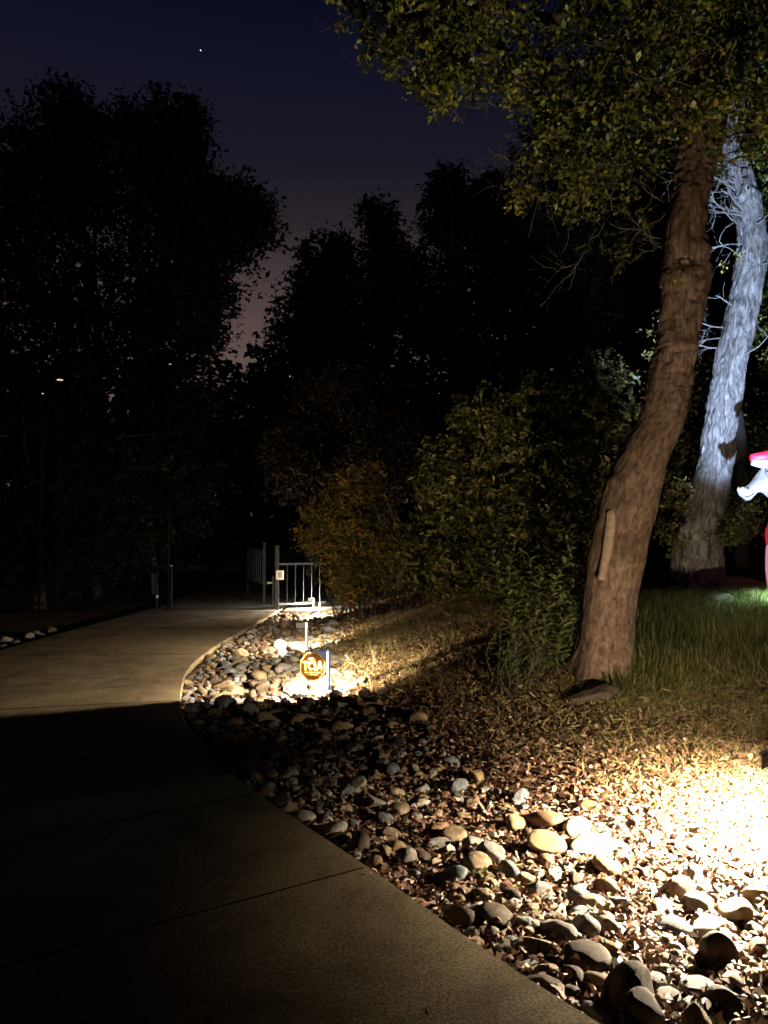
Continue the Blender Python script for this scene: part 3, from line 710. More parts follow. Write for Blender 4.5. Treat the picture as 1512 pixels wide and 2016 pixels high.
# crown of the leaning tree
blobs1 = [(830, 40, 5.6, 130, 90, .9, 5), (880, 120, 5.7, 80, 75, .6, 3.2), (760, 50, 5.6, 50, 55, .4, 1.3), (700, 15, 5.6, 45, 18, .3, .35), (960, 60, 5.8, 110, 110, .9, 3.6), (1050, 120, 6.2, 90, 120, .9, 3.5),
          (1080, 270, 6.6, 85, 105, .8, 4.5), (1180, 150, 6.2, 130, 150, 1.0, 6), (1170, 340, 6.8, 95, 85, .8, 4.5), (1230, 260, 6.5, 90, 120, .6, 4), (1330, 90, 6.4, 140, 120, 1.1, 6.5), (1290, 40, 5.8, 150, 60, .8, 4),
          (1460, 120, 6.4, 110, 150, 1.0, 5), (1480, 270, 6.9, 60, 60, .5, 1.3), (1240, -60, 6.0, 300, 80, 1.4, 5), (1400, 210, 6.3, 80, 50, .6, 1.8), (900, -50, 5.6, 200, 60, 1, 3), (1030, 380, 7.0, 40, 18, .3, .45), (1600, 100, 6.4, 120, 200, 1, 3), (1250, 460, 8.5, 60, 80, .6, .8)]
V, Fc, T, Cs = spray_crown(blobs1, 2100, 16, .075, .052, .6)
# outlying sprigs that stick out of the crown outline
out = []
for px, py, d_ in [(668, 55, 5.5), (655, 8, 5.5), (720, 122, 5.6), (742, 122, 5.6), (810, 175, 5.6), (850, 180, 5.6), (880, 212, 5.6), (905, 190, 5.6), (960, 150, 5.7), (1000, 215, 6), (1010, 400, 7), (1045, 372, 7), (1352, 270, 6.6), (1330, 560, 7), (1455, 500, 9.5), (1430, 520, 9.7)]:
    out.append(P(px, py, d_) + rng.normal(size=(14, 3)) * .045)
oc = np.vstack(out); V2, F2, T2 = kites(oc, rng.uniform(.03, .055, len(oc)), .6, np.clip(rng.normal(size=len(oc)) * .15 + .8, 0, 1))
V = np.vstack([V, V2]); Fc = np.vstack([Fc, F2 + len(T)]); T = np.r_[T, T2]
child('crown', mesh_np('crown', V, Fc, m_oak, False, T), t1)
# limbs and twigs into the crown
top = Q1[-1, :3]; forks = [Q1[np.argmin(abs(Q1[:, 2] - z)), :3] for z in (5.7, 6.3, 6.8)]
lines = []
for tgt, f, r_ in [(P(1180, 120, 6.4), 0, .085), (P(900, 30, 5.8), 1, .07), (P(1490, 60, 6.6), 0, .07), (P(1100, 250, 6.7), 0, .05), (P(800, 50, 5.7), 2, .045), (P(1450, -80, 6.2), 1, .06), (P(1250, -150, 6.2), 2, .08)]:
    a = forks[f]; n_ = 16; t_ = np.linspace(0, 1, n_)[:, None]
    c_ = a * (1 - t_) + tgt * t_ + np.array([0, 0, .5]) * (t_ * (1 - t_)) + np.cumsum(rng.normal(size=(n_, 3)) * .02, 0) * t_
    lines.append((c_, np.linspace(r_, r_ * .25, n_)))
    for k in range(9):
        q = c_[rng.integers(4, n_)]; branch_tree(q, rng.normal(size=3), rng.uniform(.4, .9), .010, 1, lines, [], .6, 7, .16, 3)
child('limbs', tubes_mesh('limbs', lines, m_bark1, 7), t1)
lines = []
for c_ in Cs[rng.choice(len(Cs), 620, replace=False)]:
    lines.append((crooked(c_, rng.normal(size=3) + np.array([.3, 0, .4]), rng.uniform(.15, .45), 6, .2), np.linspace(.0022, .004, 6)))
for px, py, d_, qx, qy in [(668, 52, 5.5, 705, 25), (950, 218, 6.1, 995, 185), (955, 293, 6.3, 1000, 315), (1000, 378, 6.8, 1080, 395), (985, 360, 6.8, 1020, 385), (1100, 575, 7.0, 1175, 450), (1090, 530, 7.0, 1140, 520),
                           (1140, 510, 7.0, 1190, 440), (1210, 500, 7.2, 1310, 420), (1200, 440, 7.2, 1300, 470), (1220, 520, 7.2, 1300, 480), (1225, 400, 7.2, 1305, 490), (1240, 340, 7.1, 1305, 400)]:
    a, b_ = P(px, py, d_), P(qx, qy, d_ + .15); c_ = a + (b_ - a) * np.linspace(0, 1, 8)[:, None] + np.r_[[np.zeros(3)], rng.normal(size=(6, 3)) * .02, [np.zeros(3)]]
    ln = [(c_, np.linspace(.003, .007, 8))]
    for k in range(4):
        q = c_[rng.integers(1, 7)]; branch_tree(q, (a - b_) / np.linalg.norm(a - b_) + rng.normal(size=3) * .7, rng.uniform(.15, .35), .003, 1, ln, [], .5, 6, .2, 2)
    child('twig', tubes_mesh('twig', ln, m_bark3, 4), t1)
child('twigs', tubes_mesh('twigs', lines, m_bark3, 4), t1)['kind'] = 'stuff'

# white-lit ridged trunk
D2 = lambda y: 10.3
def bark2(p, s, r, dirs):
    q = p + .05 * np.stack([fbm(p * 5, 2, 51), fbm(p * 5, 2, 52), 0 * s], -1)
    rd_ = 1 - np.abs(fbm(q * np.array([1, 1, .26]) * 15, 3, 41)) * 2.6
    return np.clip(rd_, -.6, 1) * .026 + fbm(p * 2.6, 3, 44) * .035
prof2 = [(1215, 1318, 1424), (1150, 1322, 1422), (1100, 1328, 1420), (1070, 1334, 1420), (1030, 1342, 1422), (1000, 1352, 1425), (950, 1368, 1433), (900, 1380, 1441), (850, 1388, 1447), (800, 1397, 1453), (750, 1404, 1460),
         (700, 1413, 1469), (650, 1424, 1482), (600, 1437, 1492), (550, 1447, 1500), (500, 1455, 1506), (450, 1456, 1500), (400, 1446, 1494), (360, 1438, 1480), (320, 1425, 1470), (250, 1420, 1462), (120, 1430, 1470)]
t2 = empty('pale_tree', tuple(P(1370, 1210, 10.3)), 'ridged pale trunk washed in bluish white light at the right', 'tree')
me, Q2 = trunk_mesh('trunk', prof2, D2, m_bark2, bark2, bumps=[(1345, 1045, 24, 34, .16), (1345, 1060, 9, 10, -.06), (1418, 790, 8, 22, .05), (1418, 790, 3.5, 9, -.05), (1443, 655, 7, 9, .05), (1480, 470, 14, 14, .04), (1460, 380, 10, 12, .03)], flare=.02)
child('trunk', me, t2)
lines = []
for px, py, dx in [(1440, 345, -1), (1448, 375, -1), (1455, 405, -1), (1460, 425, -1), (1462, 445, -1), (1458, 505, -1), (1462, 480, -1), (1440, 600, -1), (1424, 645, -1), (1418, 665, -1), (1410, 685, -1), (1462, 700, 1), (1498, 520, 1), (1490, 440, 1), (1450, 330, -1), (1446, 360, -1), (1455, 415, -1), (1452, 390, -1)]:
    lines = []; branch_tree(P(px, py, 10.1), (dx, -.3, rng.uniform(-.2, .3)), rng.uniform(.3, .65), .011, 2, lines, [], .55, 8, .17, 3)
    child('branch', tubes_mesh('branch', lines, m_bark2, 5), t2)
V, Fc, T, _ = spray_crown([(1490, 300, 10.6, 90, 90, .8, 3), (1420, 300, 10.8, 60, 50, .6, 1.5), (1530, 420, 10.9, 50, 120, .7, 2), (1510, 640, 11.4, 40, 120, .5, 1), (1470, 150, 10.8, 160, 90, 1, 3)], 420, 12, .1, .07)
child('crown', mesh_np('crown', V, Fc, m_oak, False, T), t2)

# dim slim trunk behind
t3 = empty('slim_tree', tuple(P(1468, 1170, 12.5)), 'dim slim trunk standing right behind the white lit one', 'tree')
me, _ = trunk_mesh('trunk', [(1190, 1452, 1480), (1100, 1450, 1480), (950, 1452, 1476), (880, 1448, 1470), (780, 1444, 1464), (650, 1448, 1466), (500, 1460, 1476), (300, 1480, 1494), (100, 1490, 1500)], lambda y: 12.5, m_barkd, bark1, 32, .05)
child('trunk', me, t3)
V, Fc, T, _ = spray_crown([(1440, 200, 13, 160, 220, 1.2, 3), (1560, 500, 13, 90, 200, 1.2, 2)], 500, 12, .16, .10)
child('crown', mesh_np('crown', V, Fc, m_dark, False, T), t3)

# ------------------------------------------------------------------ shrubs
def shrub(name, blobs, nspray, per, sr, leaf, mat, lab, asp=.45, stems=True, cat='shrub', bp=None):
    b0 = blobs[0]; g = P(b0[0], b0[1], b0[2]); x, y = (g[0], g[1]) if bp is None else bp
    o = empty(name, (x, y, H(x, y)), lab, cat)
    V, Fc, T, Cs = spray_crown(blobs, nspray, per, sr, leaf, asp, .6)
    zg = hfun(V[:, 0], V[:, 1]) + .02
    lift = np.maximum(zg - V[:, 2], 0); V[:, 2] += lift
    child('foliage', mesh_np('foliage', V, Fc, mat, False, T), o)
    if stems:
        L = []
        for c_ in Cs[rng.choice(len(Cs), min(len(Cs), 26), replace=False)]:
            a = np.array([x, y, H(x, y)]) + rng.normal(size=3) * np.array([.2, .2, 0]); t_ = np.linspace(0, 1, 9)[:, None]
            m_ = a * (1 - t_) + c_ * t_ + rng.normal(size=(9, 3)) * .025 * t_ * (1 - t_) * 4; m_[:, 2] += (.25 * t_ * (1 - t_))[:, 0]
            L.append((m_, np.linspace(.014, .003, 9)))
        child('stems', tubes_mesh('stems', L, m_stem, 5), o)
    return o
shrub('shrub', [(700, 1050, 15.0, 105, 110, 1.0, 5), (650, 1040, 14.8, 68, 75, .7, 2.2), (700, 960, 15.2, 70, 62, .8, 2), (740, 1100, 14.8, 90, 75, .8, 3), (672, 1130, 14.6, 45, 48, .5, 1.2), (685, 1170, 14.5, 30, 22, .3, .5)],
      1700, 16, .10, .075, m_bushor, 'rounded orange and green shrub overhanging the lit posts by the gate')
shrub('shrub', [(1010, 960, 11.8, 150, 190, 1.2, 8), (900, 1020, 11.8, 90, 110, .9, 3), (880, 930, 12, 70, 80, .7, 2), (960, 830, 12, 90, 70, .8, 2.5), (1080, 800, 12, 90, 70, .8, 2.5), (1170, 840, 12, 90, 110, .9, 3), (1060, 760, 12.2, 55, 30, .4, .6),
                (1180, 1000, 11.8, 90, 120, .9, 3), (830, 1080, 12, 60, 70, .6, 1.2), (1190, 740, 12.2, 60, 50, .6, .8), (860, 1130, 12, 80, 40, .5, 1.6), (980, 1130, 11.8, 110, 50, .7, 2.2), (1110, 1120, 11.8, 90, 60, .7, 2)], 3500, 16, .09, .09, m_bush, 'big dark green shrub filling the space left of the leaning trunk')
shrub('shrub', [(1330, 980, 9.2, 35, 45, .3, 1), (1320, 1060, 9.2, 28, 45, .3, .6)], 70, 12, .06, .06, m_bush, 'small leafy shrub between the leaning trunk and the pale trunk', stems=False)
shrub('shrub', [(1455, 1035, 9.4, 40, 38, .3, 1.2), (1430, 1060, 9.4, 30, 26, .3, .6), (1478, 1000, 9.4, 20, 18, .2, .3)], 110, 11, .05, .055, m_sprig, 'low leafy shrub under the muzzle of the white inflatable', stems=False)
shrub('shrub', [(1330, 820, 12.5, 60, 250, .8, 2), (1530, 900, 12.5, 50, 250, .8, 2), (1400, 1000, 13, 120, 80, .8, 2)], 900, 12, .13, .09, m_bush, 'tall dark foliage behind the two lit trunks', stems=False)

# laurel sprigs in front of the big shrub: real stems with rows of long leaves
def lance(base, dirs, nrm, L, wd):
    S = np.cross(nrm, dirs); S /= np.linalg.norm(S, axis=1)[:, None] + 1e-9
    a = base; b1 = base + dirs * (L * .35)[:, None] + nrm * (L * .04)[:, None]; b2 = base + dirs * (L * .7)[:, None] + nrm * (L * .02)[:, None]; tp = base + dirs * L[:, None] - nrm * (L * .08)[:, None]
    w_ = (wd / 2)[:, None]; e = nrm * w_ * .35
    V = np.stack([a, b1 + S * w_ + e, b1, b1 - S * w_ + e, b2 + S * w_ * .8 + e, b2, b2 - S * w_ * .8 + e, tp], 1)
    B = np.arange(len(base))[:, None] * 8
    Fc = np.concatenate([B + np.array(f) for f in [(0, 2, 1, 1), (0, 3, 2, 2), (1, 2, 5, 4), (2, 3, 6, 5), (4, 5, 7, 7), (5, 6, 7, 7)]])
    return V.reshape(-1, 3), Fc
def sprig_plant(name, tips, base_px, d, lab, leafL=.145, jitter=.5):
    g = G(*base_px); gx_, gy_ = P(base_px[0], base_px[1], d)[:2]; z0 = H(gx_, gy_)
    o = empty(name, (gx_, gy_, z0), lab, 'shrub'); lines = []; bs, ds, ns, Ls, ts = [], [], [], [], []
    for (px, py, dd_) in tips:
        tip = P(px, py, d + dd_); a = np.array([gx_ + (tip[0] - gx_) * .5 + rng.normal() * .10, gy_ + dd_ * .6 + rng.normal() * .05, z0]); a[2] = H(a[0], a[1])
        t_ = np.linspace(0, 1, 14)[:, None]; c_ = a * (1 - t_) + tip * t_; c_[:, 0] += (np.sin(t_[:, 0] * 3.1) * rng.normal() * .10); c_[:, 1] += np.sin(t_[:, 0] * 3.1) * rng.normal() * .05
        lines.append((c_, np.linspace(.006, .0018, 14)))
        L = np.linalg.norm(tip - a); k = max(8, int(L / .024)); ax = (tip - a) / L
        for i in range(k):
            f = .03 + .97 * i / k; p = c_[int(f * 13)] * (1 - (f * 13) % 1) + c_[min(13, int(f * 13) + 1)] * ((f * 13) % 1)
            an = i * 2.4 + rng.normal() * .3; r_ = np.cross(ax, [math.cos(an), math.sin(an), .1]); r_ /= np.linalg.norm(r_)
            dv = r_ * 1.0 + ax * rng.uniform(.25, .8); dv /= np.linalg.norm(dv); nn = ax - dv * (ax @ dv); nn /= np.linalg.norm(nn)
            bs.append(p); ds.append(dv); ns.append(nn); Ls.append(leafL * rng.uniform(.6, 1.1) * (1 - .35 * max(0, f - .8) / .2)); ts.append(rng.beta(2, 2))
    bs, ds, ns, Ls = map(np.array, (bs, ds, ns, Ls)); V, Fc = lance(bs, ds, ns, Ls, Ls * .38)
    me = bpy.data.meshes.new('foliage'); me.from_pydata(V.tolist(), [], [tuple(dict.fromkeys(f)) for f in Fc.tolist()]); me.update()
    at = me.attributes.new('tint', 'FLOAT', 'POINT'); at.data.foreach_set('value', np.repeat(np.array(ts, np.float32), 8)); me.materials.append(m_sprig)
    child('foliage', me, o); child('stems', tubes_mesh('stems', lines, m_stem, 5), o)
tips = [(965, 1062, -.1), (975, 1110, 0), (1025, 1038, -.2), (1035, 1080, 0), (1110, 1045, .3), (1130, 1075, .2), (1085, 1100, .1), (962, 1160, -.1), (985, 1190, -.2), (1145, 1120, .1)]
for _ in range(60):
    tips.append((rng.uniform(972, 1142), rng.uniform(1110, 1285), rng.uniform(-.4, .4)))
sprig_plant('laurel_shrub', tips, (1050, 1300), 7.6, 'upright laurel shrub with long narrow leaves beside the leaning trunk')
tips = [(rng.uniform(985, 1050), rng.uniform(1215, 1300), rng.uniform(-.15, .15)) for _ in range(14)]
def reddish(): pass
sprig_plant('sapling', tips, (1000, 1340), 7.1, 'thin low sapling with a bare pale stem below the laurel shrub', .06)

# ------------------------------------------------------------------ dark trees beyond
def far_tree(blobs, trunk, lab, ns, leaf=.16, mat=m_dark, per=12, sr=.3, group='dark trees beyond the path', dp=.55):
    py_b, = [trunk[0][0]]; d = blobs[0][2]; b = P((trunk[0][1] + trunk[0][2]) / 2, py_b, d)
    o = empty('dark_tree', (b[0], b[1], H(b[0], b[1])), lab, 'tree', group)
    V, Fc, T, Cs = spray_crown(blobs, ns, per, sr, leaf, .5, dp)
    child('crown', mesh_np('crown', V, Fc, mat, False, T), o)
    me, Qt = trunk_mesh('trunk', trunk, lambda y: d, m_barkd, bark1, 20, .12); child('trunk', me, o)
    L = []
    for c_ in Cs[rng.choice(len(Cs), 60, replace=False)]:
        a = Qt[int(rng.integers(len(Qt) // 3, len(Qt))), :3]; t_ = np.linspace(0, 1, 8)[:, None]
        L.append((a * (1 - t_) + c_ * t_ + rng.normal(size=(8, 3)) * .08 * t_ * (1 - t_) * 4, np.linspace(.06, .015, 8)))
    child('limbs', tubes_mesh('limbs', L, m_barkd, 5), o)
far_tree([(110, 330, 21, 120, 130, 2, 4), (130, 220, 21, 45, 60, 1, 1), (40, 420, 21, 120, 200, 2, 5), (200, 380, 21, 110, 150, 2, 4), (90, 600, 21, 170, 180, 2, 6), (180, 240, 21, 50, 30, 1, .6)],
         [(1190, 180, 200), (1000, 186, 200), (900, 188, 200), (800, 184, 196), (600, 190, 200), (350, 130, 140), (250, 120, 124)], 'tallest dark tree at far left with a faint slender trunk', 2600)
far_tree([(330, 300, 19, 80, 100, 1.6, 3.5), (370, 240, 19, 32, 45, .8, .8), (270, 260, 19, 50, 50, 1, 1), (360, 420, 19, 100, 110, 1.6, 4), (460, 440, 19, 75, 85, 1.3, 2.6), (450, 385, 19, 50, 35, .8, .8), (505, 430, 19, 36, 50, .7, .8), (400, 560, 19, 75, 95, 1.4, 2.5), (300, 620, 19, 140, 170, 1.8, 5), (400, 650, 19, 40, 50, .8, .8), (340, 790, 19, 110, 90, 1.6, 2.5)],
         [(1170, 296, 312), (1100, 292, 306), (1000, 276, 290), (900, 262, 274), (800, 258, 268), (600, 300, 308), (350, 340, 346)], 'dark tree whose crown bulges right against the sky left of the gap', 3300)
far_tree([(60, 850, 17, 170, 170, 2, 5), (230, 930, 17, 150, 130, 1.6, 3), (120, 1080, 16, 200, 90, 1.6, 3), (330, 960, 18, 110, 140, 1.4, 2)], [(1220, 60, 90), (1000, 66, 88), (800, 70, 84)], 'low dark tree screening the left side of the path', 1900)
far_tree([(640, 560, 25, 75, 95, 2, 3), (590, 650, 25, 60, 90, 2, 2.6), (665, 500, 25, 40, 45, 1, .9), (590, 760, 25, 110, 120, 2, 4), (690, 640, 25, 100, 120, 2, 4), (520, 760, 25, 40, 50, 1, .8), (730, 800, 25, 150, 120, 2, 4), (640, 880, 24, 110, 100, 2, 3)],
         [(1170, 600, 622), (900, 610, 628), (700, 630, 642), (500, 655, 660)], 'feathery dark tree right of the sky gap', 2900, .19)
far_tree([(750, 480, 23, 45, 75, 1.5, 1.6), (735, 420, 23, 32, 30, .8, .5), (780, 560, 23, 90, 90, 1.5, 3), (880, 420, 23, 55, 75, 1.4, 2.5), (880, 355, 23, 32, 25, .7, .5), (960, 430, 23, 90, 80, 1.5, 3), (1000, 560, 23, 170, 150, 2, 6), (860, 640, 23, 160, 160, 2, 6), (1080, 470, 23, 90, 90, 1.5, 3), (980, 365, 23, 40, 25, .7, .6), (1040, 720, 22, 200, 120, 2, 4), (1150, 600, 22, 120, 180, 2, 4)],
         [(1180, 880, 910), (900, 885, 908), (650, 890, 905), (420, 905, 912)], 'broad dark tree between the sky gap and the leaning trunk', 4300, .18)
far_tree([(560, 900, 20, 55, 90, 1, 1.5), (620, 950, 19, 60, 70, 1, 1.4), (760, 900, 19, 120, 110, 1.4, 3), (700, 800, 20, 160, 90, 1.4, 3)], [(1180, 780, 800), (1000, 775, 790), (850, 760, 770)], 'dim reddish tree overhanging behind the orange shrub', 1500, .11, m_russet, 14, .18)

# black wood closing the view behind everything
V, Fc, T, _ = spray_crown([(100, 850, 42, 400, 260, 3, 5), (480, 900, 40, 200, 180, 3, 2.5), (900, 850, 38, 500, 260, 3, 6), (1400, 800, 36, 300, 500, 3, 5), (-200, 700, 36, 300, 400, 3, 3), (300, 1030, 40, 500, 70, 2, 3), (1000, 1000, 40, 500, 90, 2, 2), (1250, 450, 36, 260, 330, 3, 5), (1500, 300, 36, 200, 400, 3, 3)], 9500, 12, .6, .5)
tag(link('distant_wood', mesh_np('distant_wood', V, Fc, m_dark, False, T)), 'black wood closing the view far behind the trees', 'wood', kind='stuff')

# ------------------------------------------------------------------ PATH LIGHTS
m_black = simple('dark_bronze_metal', (.05, .045, .04), .5, .6, nscale=30)
m_pole = simple('black_pole_paint', (.006, .006, .006), .9, 0, .1)
m_blue = simple('blue_light_tinted_metal', (.12, .20, .55), .45, .3, nscale=30)  # blue light falling on the post is put into its base colour
m_galv = simple('painted_grey_metal', (.42, .42, .40), .5, .3, nscale=25, namp=.15)
m_lens = emit('lamp_lens', (1, .86, .65), 14)
m_lensc = emit('cool_lamp_lens', (.75, .85, 1), 20)
def path_light(loc, ang, hgt, arm, power, lab, mat=m_black, lens=m_lens, col=WARM, fin=.075, radius=.008, down=600, up=0, blend=.10, pool=125, size=178, glow=115):
    """post with an arm; LED under the arm, a vertical shield on the viewer's side. ang = direction the arm points."""
    x, y = loc; z = H(x, y); o = empty('path_light', (x, y, z), lab, 'path light', 'path lights along the cobble bed', ang)
    mb = MB(); mb.box((0, 0, hgt / 2 - .05), (.03, .022, hgt + .10)); mb.box((0, 0, .006), (.07, .06, .012)); ob = link('post', mb.mesh('post', mat, False, .002), o)
    mb = MB(); mb.box((arm / 2 + .0, 0, hgt + .008), (arm + .03, .026, .014)); link('arm', mb.mesh('arm', mat, False, .002), o)
    mb = MB(); mb.box((arm / 2 + .035, .0165, hgt - .022), (arm + .02, .004, fin)); link('shield', mb.mesh('shield', mat, False, .0008), o)
    mb = MB(); mb.box((arm * .62, -.001, hgt - .004), (arm * .55, .018, .006)); link('lens', mb.mesh('lens', lens), o)
    def beam(nm, e, size, blend, lc, rot=None):
        sd = bpy.data.lights.new(nm, 'SPOT'); sd.energy = e; sd.color = col; sd.shadow_soft_size = radius; sd.spot_size = math.radians(size); sd.spot_blend = blend
        so = bpy.data.objects.new(nm, sd); COL.objects.link(so); so.parent = o; so.location = lc
        if rot: so.rotation_euler = rot
    beam('wide_beam', power, size, blend, (arm * .8, -.012, hgt - .030))
    beam('pool_beam', down, pool, 1.0, (arm * .8, -.012, hgt - .028))
    if glow:
        ld = bpy.data.lights.new('lens_glow', 'POINT'); ld.energy = glow; ld.color = col; ld.shadow_soft_size = radius
        lo = bpy.data.objects.new('lens_glow', ld); COL.objects.link(lo); lo.parent = o; lo.location = (arm * .8, -.012, hgt - .030)
    if up:
        dv = Vector((1.6 - x, 7.6 - y, 3.3)); dv.rotate(Matrix.Rotation(-ang, 3, 'Z'))
        beam('added_upward_beam', up, 135, .6, (arm + .04, -.035, hgt - .01), dv.to_track_quat('-Z', 'Y').to_euler())  # added spot brightening trunk and crown, not part of the downward LED
    return o
# arm directions point towards the path, down-left in plan; +y of the fixture is the viewer's side
def arm_ang(deg): return math.radians(180 + deg)
gn = (2.10, 4.12)
path_light(gn, arm_ang(42), .45, .19, 1650, 'nearest path light at the right picture edge over the brightest pool', m_black, down=300, up=560, blend=.35, pool=165, size=165, glow=0)
g2 = G(647, 1366); path_light((g2[0], g2[1]), arm_ang(30), .445, .17, 330, 'blue edged path light standing beside the octagonal sign', m_blue, fin=.055, down=380, pool=105, glow=200)
g3 = G(604, 1281); path_light((g3[0], g3[1]), arm_ang(38), .40, .15, 150, 'path light on a bare post behind the octagonal sign', m_galv, down=350, pool=105)
g4 = G(630, 1217); path_light((g4[0], g4[1]), arm_ang(35), .33, .12, 90, 'far path light by the gate, the right one of two close together', m_galv)
g5 = G(618, 1208); path_light((g5[0], g5[1]), arm_ang(35), .34, .12, 120, 'farthest path light by the gate, glowing cool white, left of its pair', m_galv, m_lensc, (.85, .90, 1.0))

# ------------------------------------------------------------------ SIGN
def sheet(name, col, tr):
    m, n, l, b = newmat(name); b.inputs['Base Color'].default_value = (*col, 1); b.inputs['Roughness'].default_value = .5
    t = n.new('ShaderNodeBsdfTranslucent'); t.inputs[0].default_value = (*col, 1); mx = n.new('ShaderNodeMixShader'); mx.inputs[0].default_value = tr
    l.new(b.outputs[0], mx.inputs[1]); l.new(t.outputs[0], mx.inputs[2]); l.new(mx.outputs[0], n['Material Output'].inputs['Surface']); return m
m_signy = sheet('yellow_plastic_sheet', (.92, .60, .16), .035); m_sign = sheet('orange_print_film', (.62, .24, .05), .25)
gs = G(615, 1377)
sg = empty('yard_sign', (gs[0], gs[1], gs[2]), 'orange octagonal yard sign reading TCIA on a wire stake', 'sign'); sg.rotation_euler[2] = math.radians(-3)
sc_ = gs[1] / F; R = 25.0 * sc_; zc = (1377 - 1315) * sc_ + .01
def flat(name, polys, y, mat, parent):
    cu = bpy.data.curves.new(name, 'CURVE'); cu.dimensions = '2D'; cu.fill_mode = 'BOTH'
    for p in polys:
        sp = cu.splines.new('POLY'); sp.points.add(len(p) - 1)
        for q, (xx, zz) in zip(sp.points, p): q.co = (xx, zz, 0, 1)
        sp.use_cyclic_u = True
    to = bpy.data.objects.new(name, cu); COL.objects.link(to); bpy.context.view_layer.update()
    me = bpy.data.meshes.new_from_object(to.evaluated_get(bpy.context.evaluated_depsgraph_get())); bpy.data.objects.remove(to)
    me.materials.clear(); me.materials.append(mat); o = link(name, me, parent); o.location = (0, y, zc); o.rotation_euler = (math.pi / 2, 0, 0); return o
octa = lambda r: [(.97 * r * math.cos(math.pi / 8 + k * math.pi / 4) / .924, 1.1 * r * math.sin(math.pi / 8 + k * math.pi / 4) / .924) for k in range(8)]
flat('board', [octa(R)], 0, m_signy, sg)
hh, kk = R * .36, R          # letter half height, unit
def sh(p, dx, dz=.06): return [(a * kk + dx * kk, b_ * kk + dz * kk) for a, b_ in p]
Tl = sh([(-.20, .36), (.20, .36), (.20, .20), (.08, .20), (.08, -.36), (-.08, -.36), (-.08, .20), (-.20, .20)], -.56)
arc = [(math.cos(t_), math.sin(t_)) for t_ in np.linspace(math.radians(48), math.radians(312), 18)]
Cl = sh([(.27 * a, .37 * b_) for a, b_ in arc] + [(.12 * a, .20 * b_) for a, b_ in arc[::-1]], -.10)
Il = sh([(-.075, .36), (.075, .36), (.075, -.36), (-.075, -.36)], .20)
Al = sh([(-.06, .36), (.10, .36), (.27, -.36), (.13, -.36), (.09, -.18), (-.06, -.18), (-.10, -.36), (-.25, -.36)], .55)
bar = lambda x0, x1, z0, z1: [(x0 * kk, z0 * kk), (x1 * kk, z0 * kk), (x1 * kk, z1 * kk), (x0 * kk, z1 * kk)]
flat('printed_face', [octa(R * .93), Tl, Cl, Il, Al, bar(-.3, .35, .58, .65), bar(-.68, .68, -.50, -.42), bar(-.45, .45, -.66, -.60)], -.002, m_sign, sg)
m_wire = simple('wire_stake_metal', (.35, .22, .10), .4, .7)
mb = MB()
for xx in (-.030, .012): mb.tube([(xx, .008, -.08), (xx, .008, zc - R * .2)], .0035, 6)
mb.tube([(-.03, .008, zc - R * 1.15), (.012, .008, zc - R * 1.15)], .003, 6)
link('wire_stake', mb.mesh('wire_stake', m_wire, True), sg)
mb = MB(); mb.tube([(.016, -.03, -.05), (.013, -.026, zc * .6), (.017, -.022, zc + R * .9)], .0022, 6)
o = tag(link('plant_stalk', mb.mesh('plant_stalk', m_barkd, True), None, (gs[0], gs[1], gs[2])), 'thin dark stem rising in front of the octagonal sign', 'stem')

# ------------------------------------------------------------------ dead twigs by the sign
for pts_, lab in [([(662, 1283, 8.0), (690, 1300, 7.95), (722, 1325, 7.9), (735, 1345, 7.8)], 'arched dry cane leaning away from the blue edged post'),
                  ([(680, 1290, 8.4), (700, 1308, 8.3), (716, 1322, 8.2), (730, 1338, 8.1)], 'shorter dry cane behind the arched one'),
                  ([(727, 1266, 8.9), (735, 1290, 8.9), (742, 1318, 8.8), (748, 1330, 8.7)], 'pinkish upright dry cane rising from the lit bank')]:
    a = [P(*q) for q in pts_]; c_ = catmull(np.array(a), 5); c_[-1, 2] = H(c_[-1, 0], c_[-1, 1]) - .01
    L = [(c_, np.linspace(.0035, .006, len(c_)))]
    for k in range(3):
        q = c_[rng.integers(2, len(c_) - 3)]; L.append((crooked(q, (rng.normal() * .6, rng.normal() * .3, .6), .10, 5, .15), np.linspace(.003, .0015, 5)))
    tag(link('dry_cane', tubes_mesh('dry_cane', L, m_straw, 5)), lab, 'cane')

# ------------------------------------------------------------------ CABLE
pp = [(1122, 1500), (1128, 1512), (1160, 1525), (1205, 1530), (1250, 1531), (1300, 1540), (1350, 1549), (1400, 1550), (1432, 1560), (1441, 1575), (1436, 1590), (1440, 1598), (1465, 1598), (1490, 1596), (1525, 1600), (1560, 1610)]
c_ = catmull(np.array([G(*q) for q in pp]), 8); c_[:, 2] = hfun(c_[:, 0], c_[:, 1]) + .026 + .008 * np.sin(np.arange(len(c_)) * .35)
tag(link('cable', tubes_mesh('cable', [(c_, np.full(len(c_), .0055))], simple('black_cable_rubber', (.035, .02, .015), .5), 8)), 'dark electric cable snaking over leaves towards the nearest path light', 'cable')

# ------------------------------------------------------------------ GATE
m_gate = simple('grey_gate_steel', (.036, .034, .03), .5, .4, nscale=20, namp=.2)
m_gated = simple('dark_gate_steel', (.018, .016, .014), .7, .0, .2)
gd = 17.2
def gp(px, py, d=gd): return P(px, py, d)
gb = gp(545, 1202); gz = 0.0
gt = empty('metal_gate', (gb[0], gb[1], gz), 'grey metal gate post and railing at the end of the path', 'gate')
mb = MB(); mb.box((0, 0, .72), (.085, .085, 1.44)); link('post', mb.mesh('post', m_gate, False, .004), gt)
mb = MB(); mb.box((-.085, .02, .38), (.035, .035, .76)); link('latch_post', mb.mesh('latch_post', m_gate, False, .003), gt)
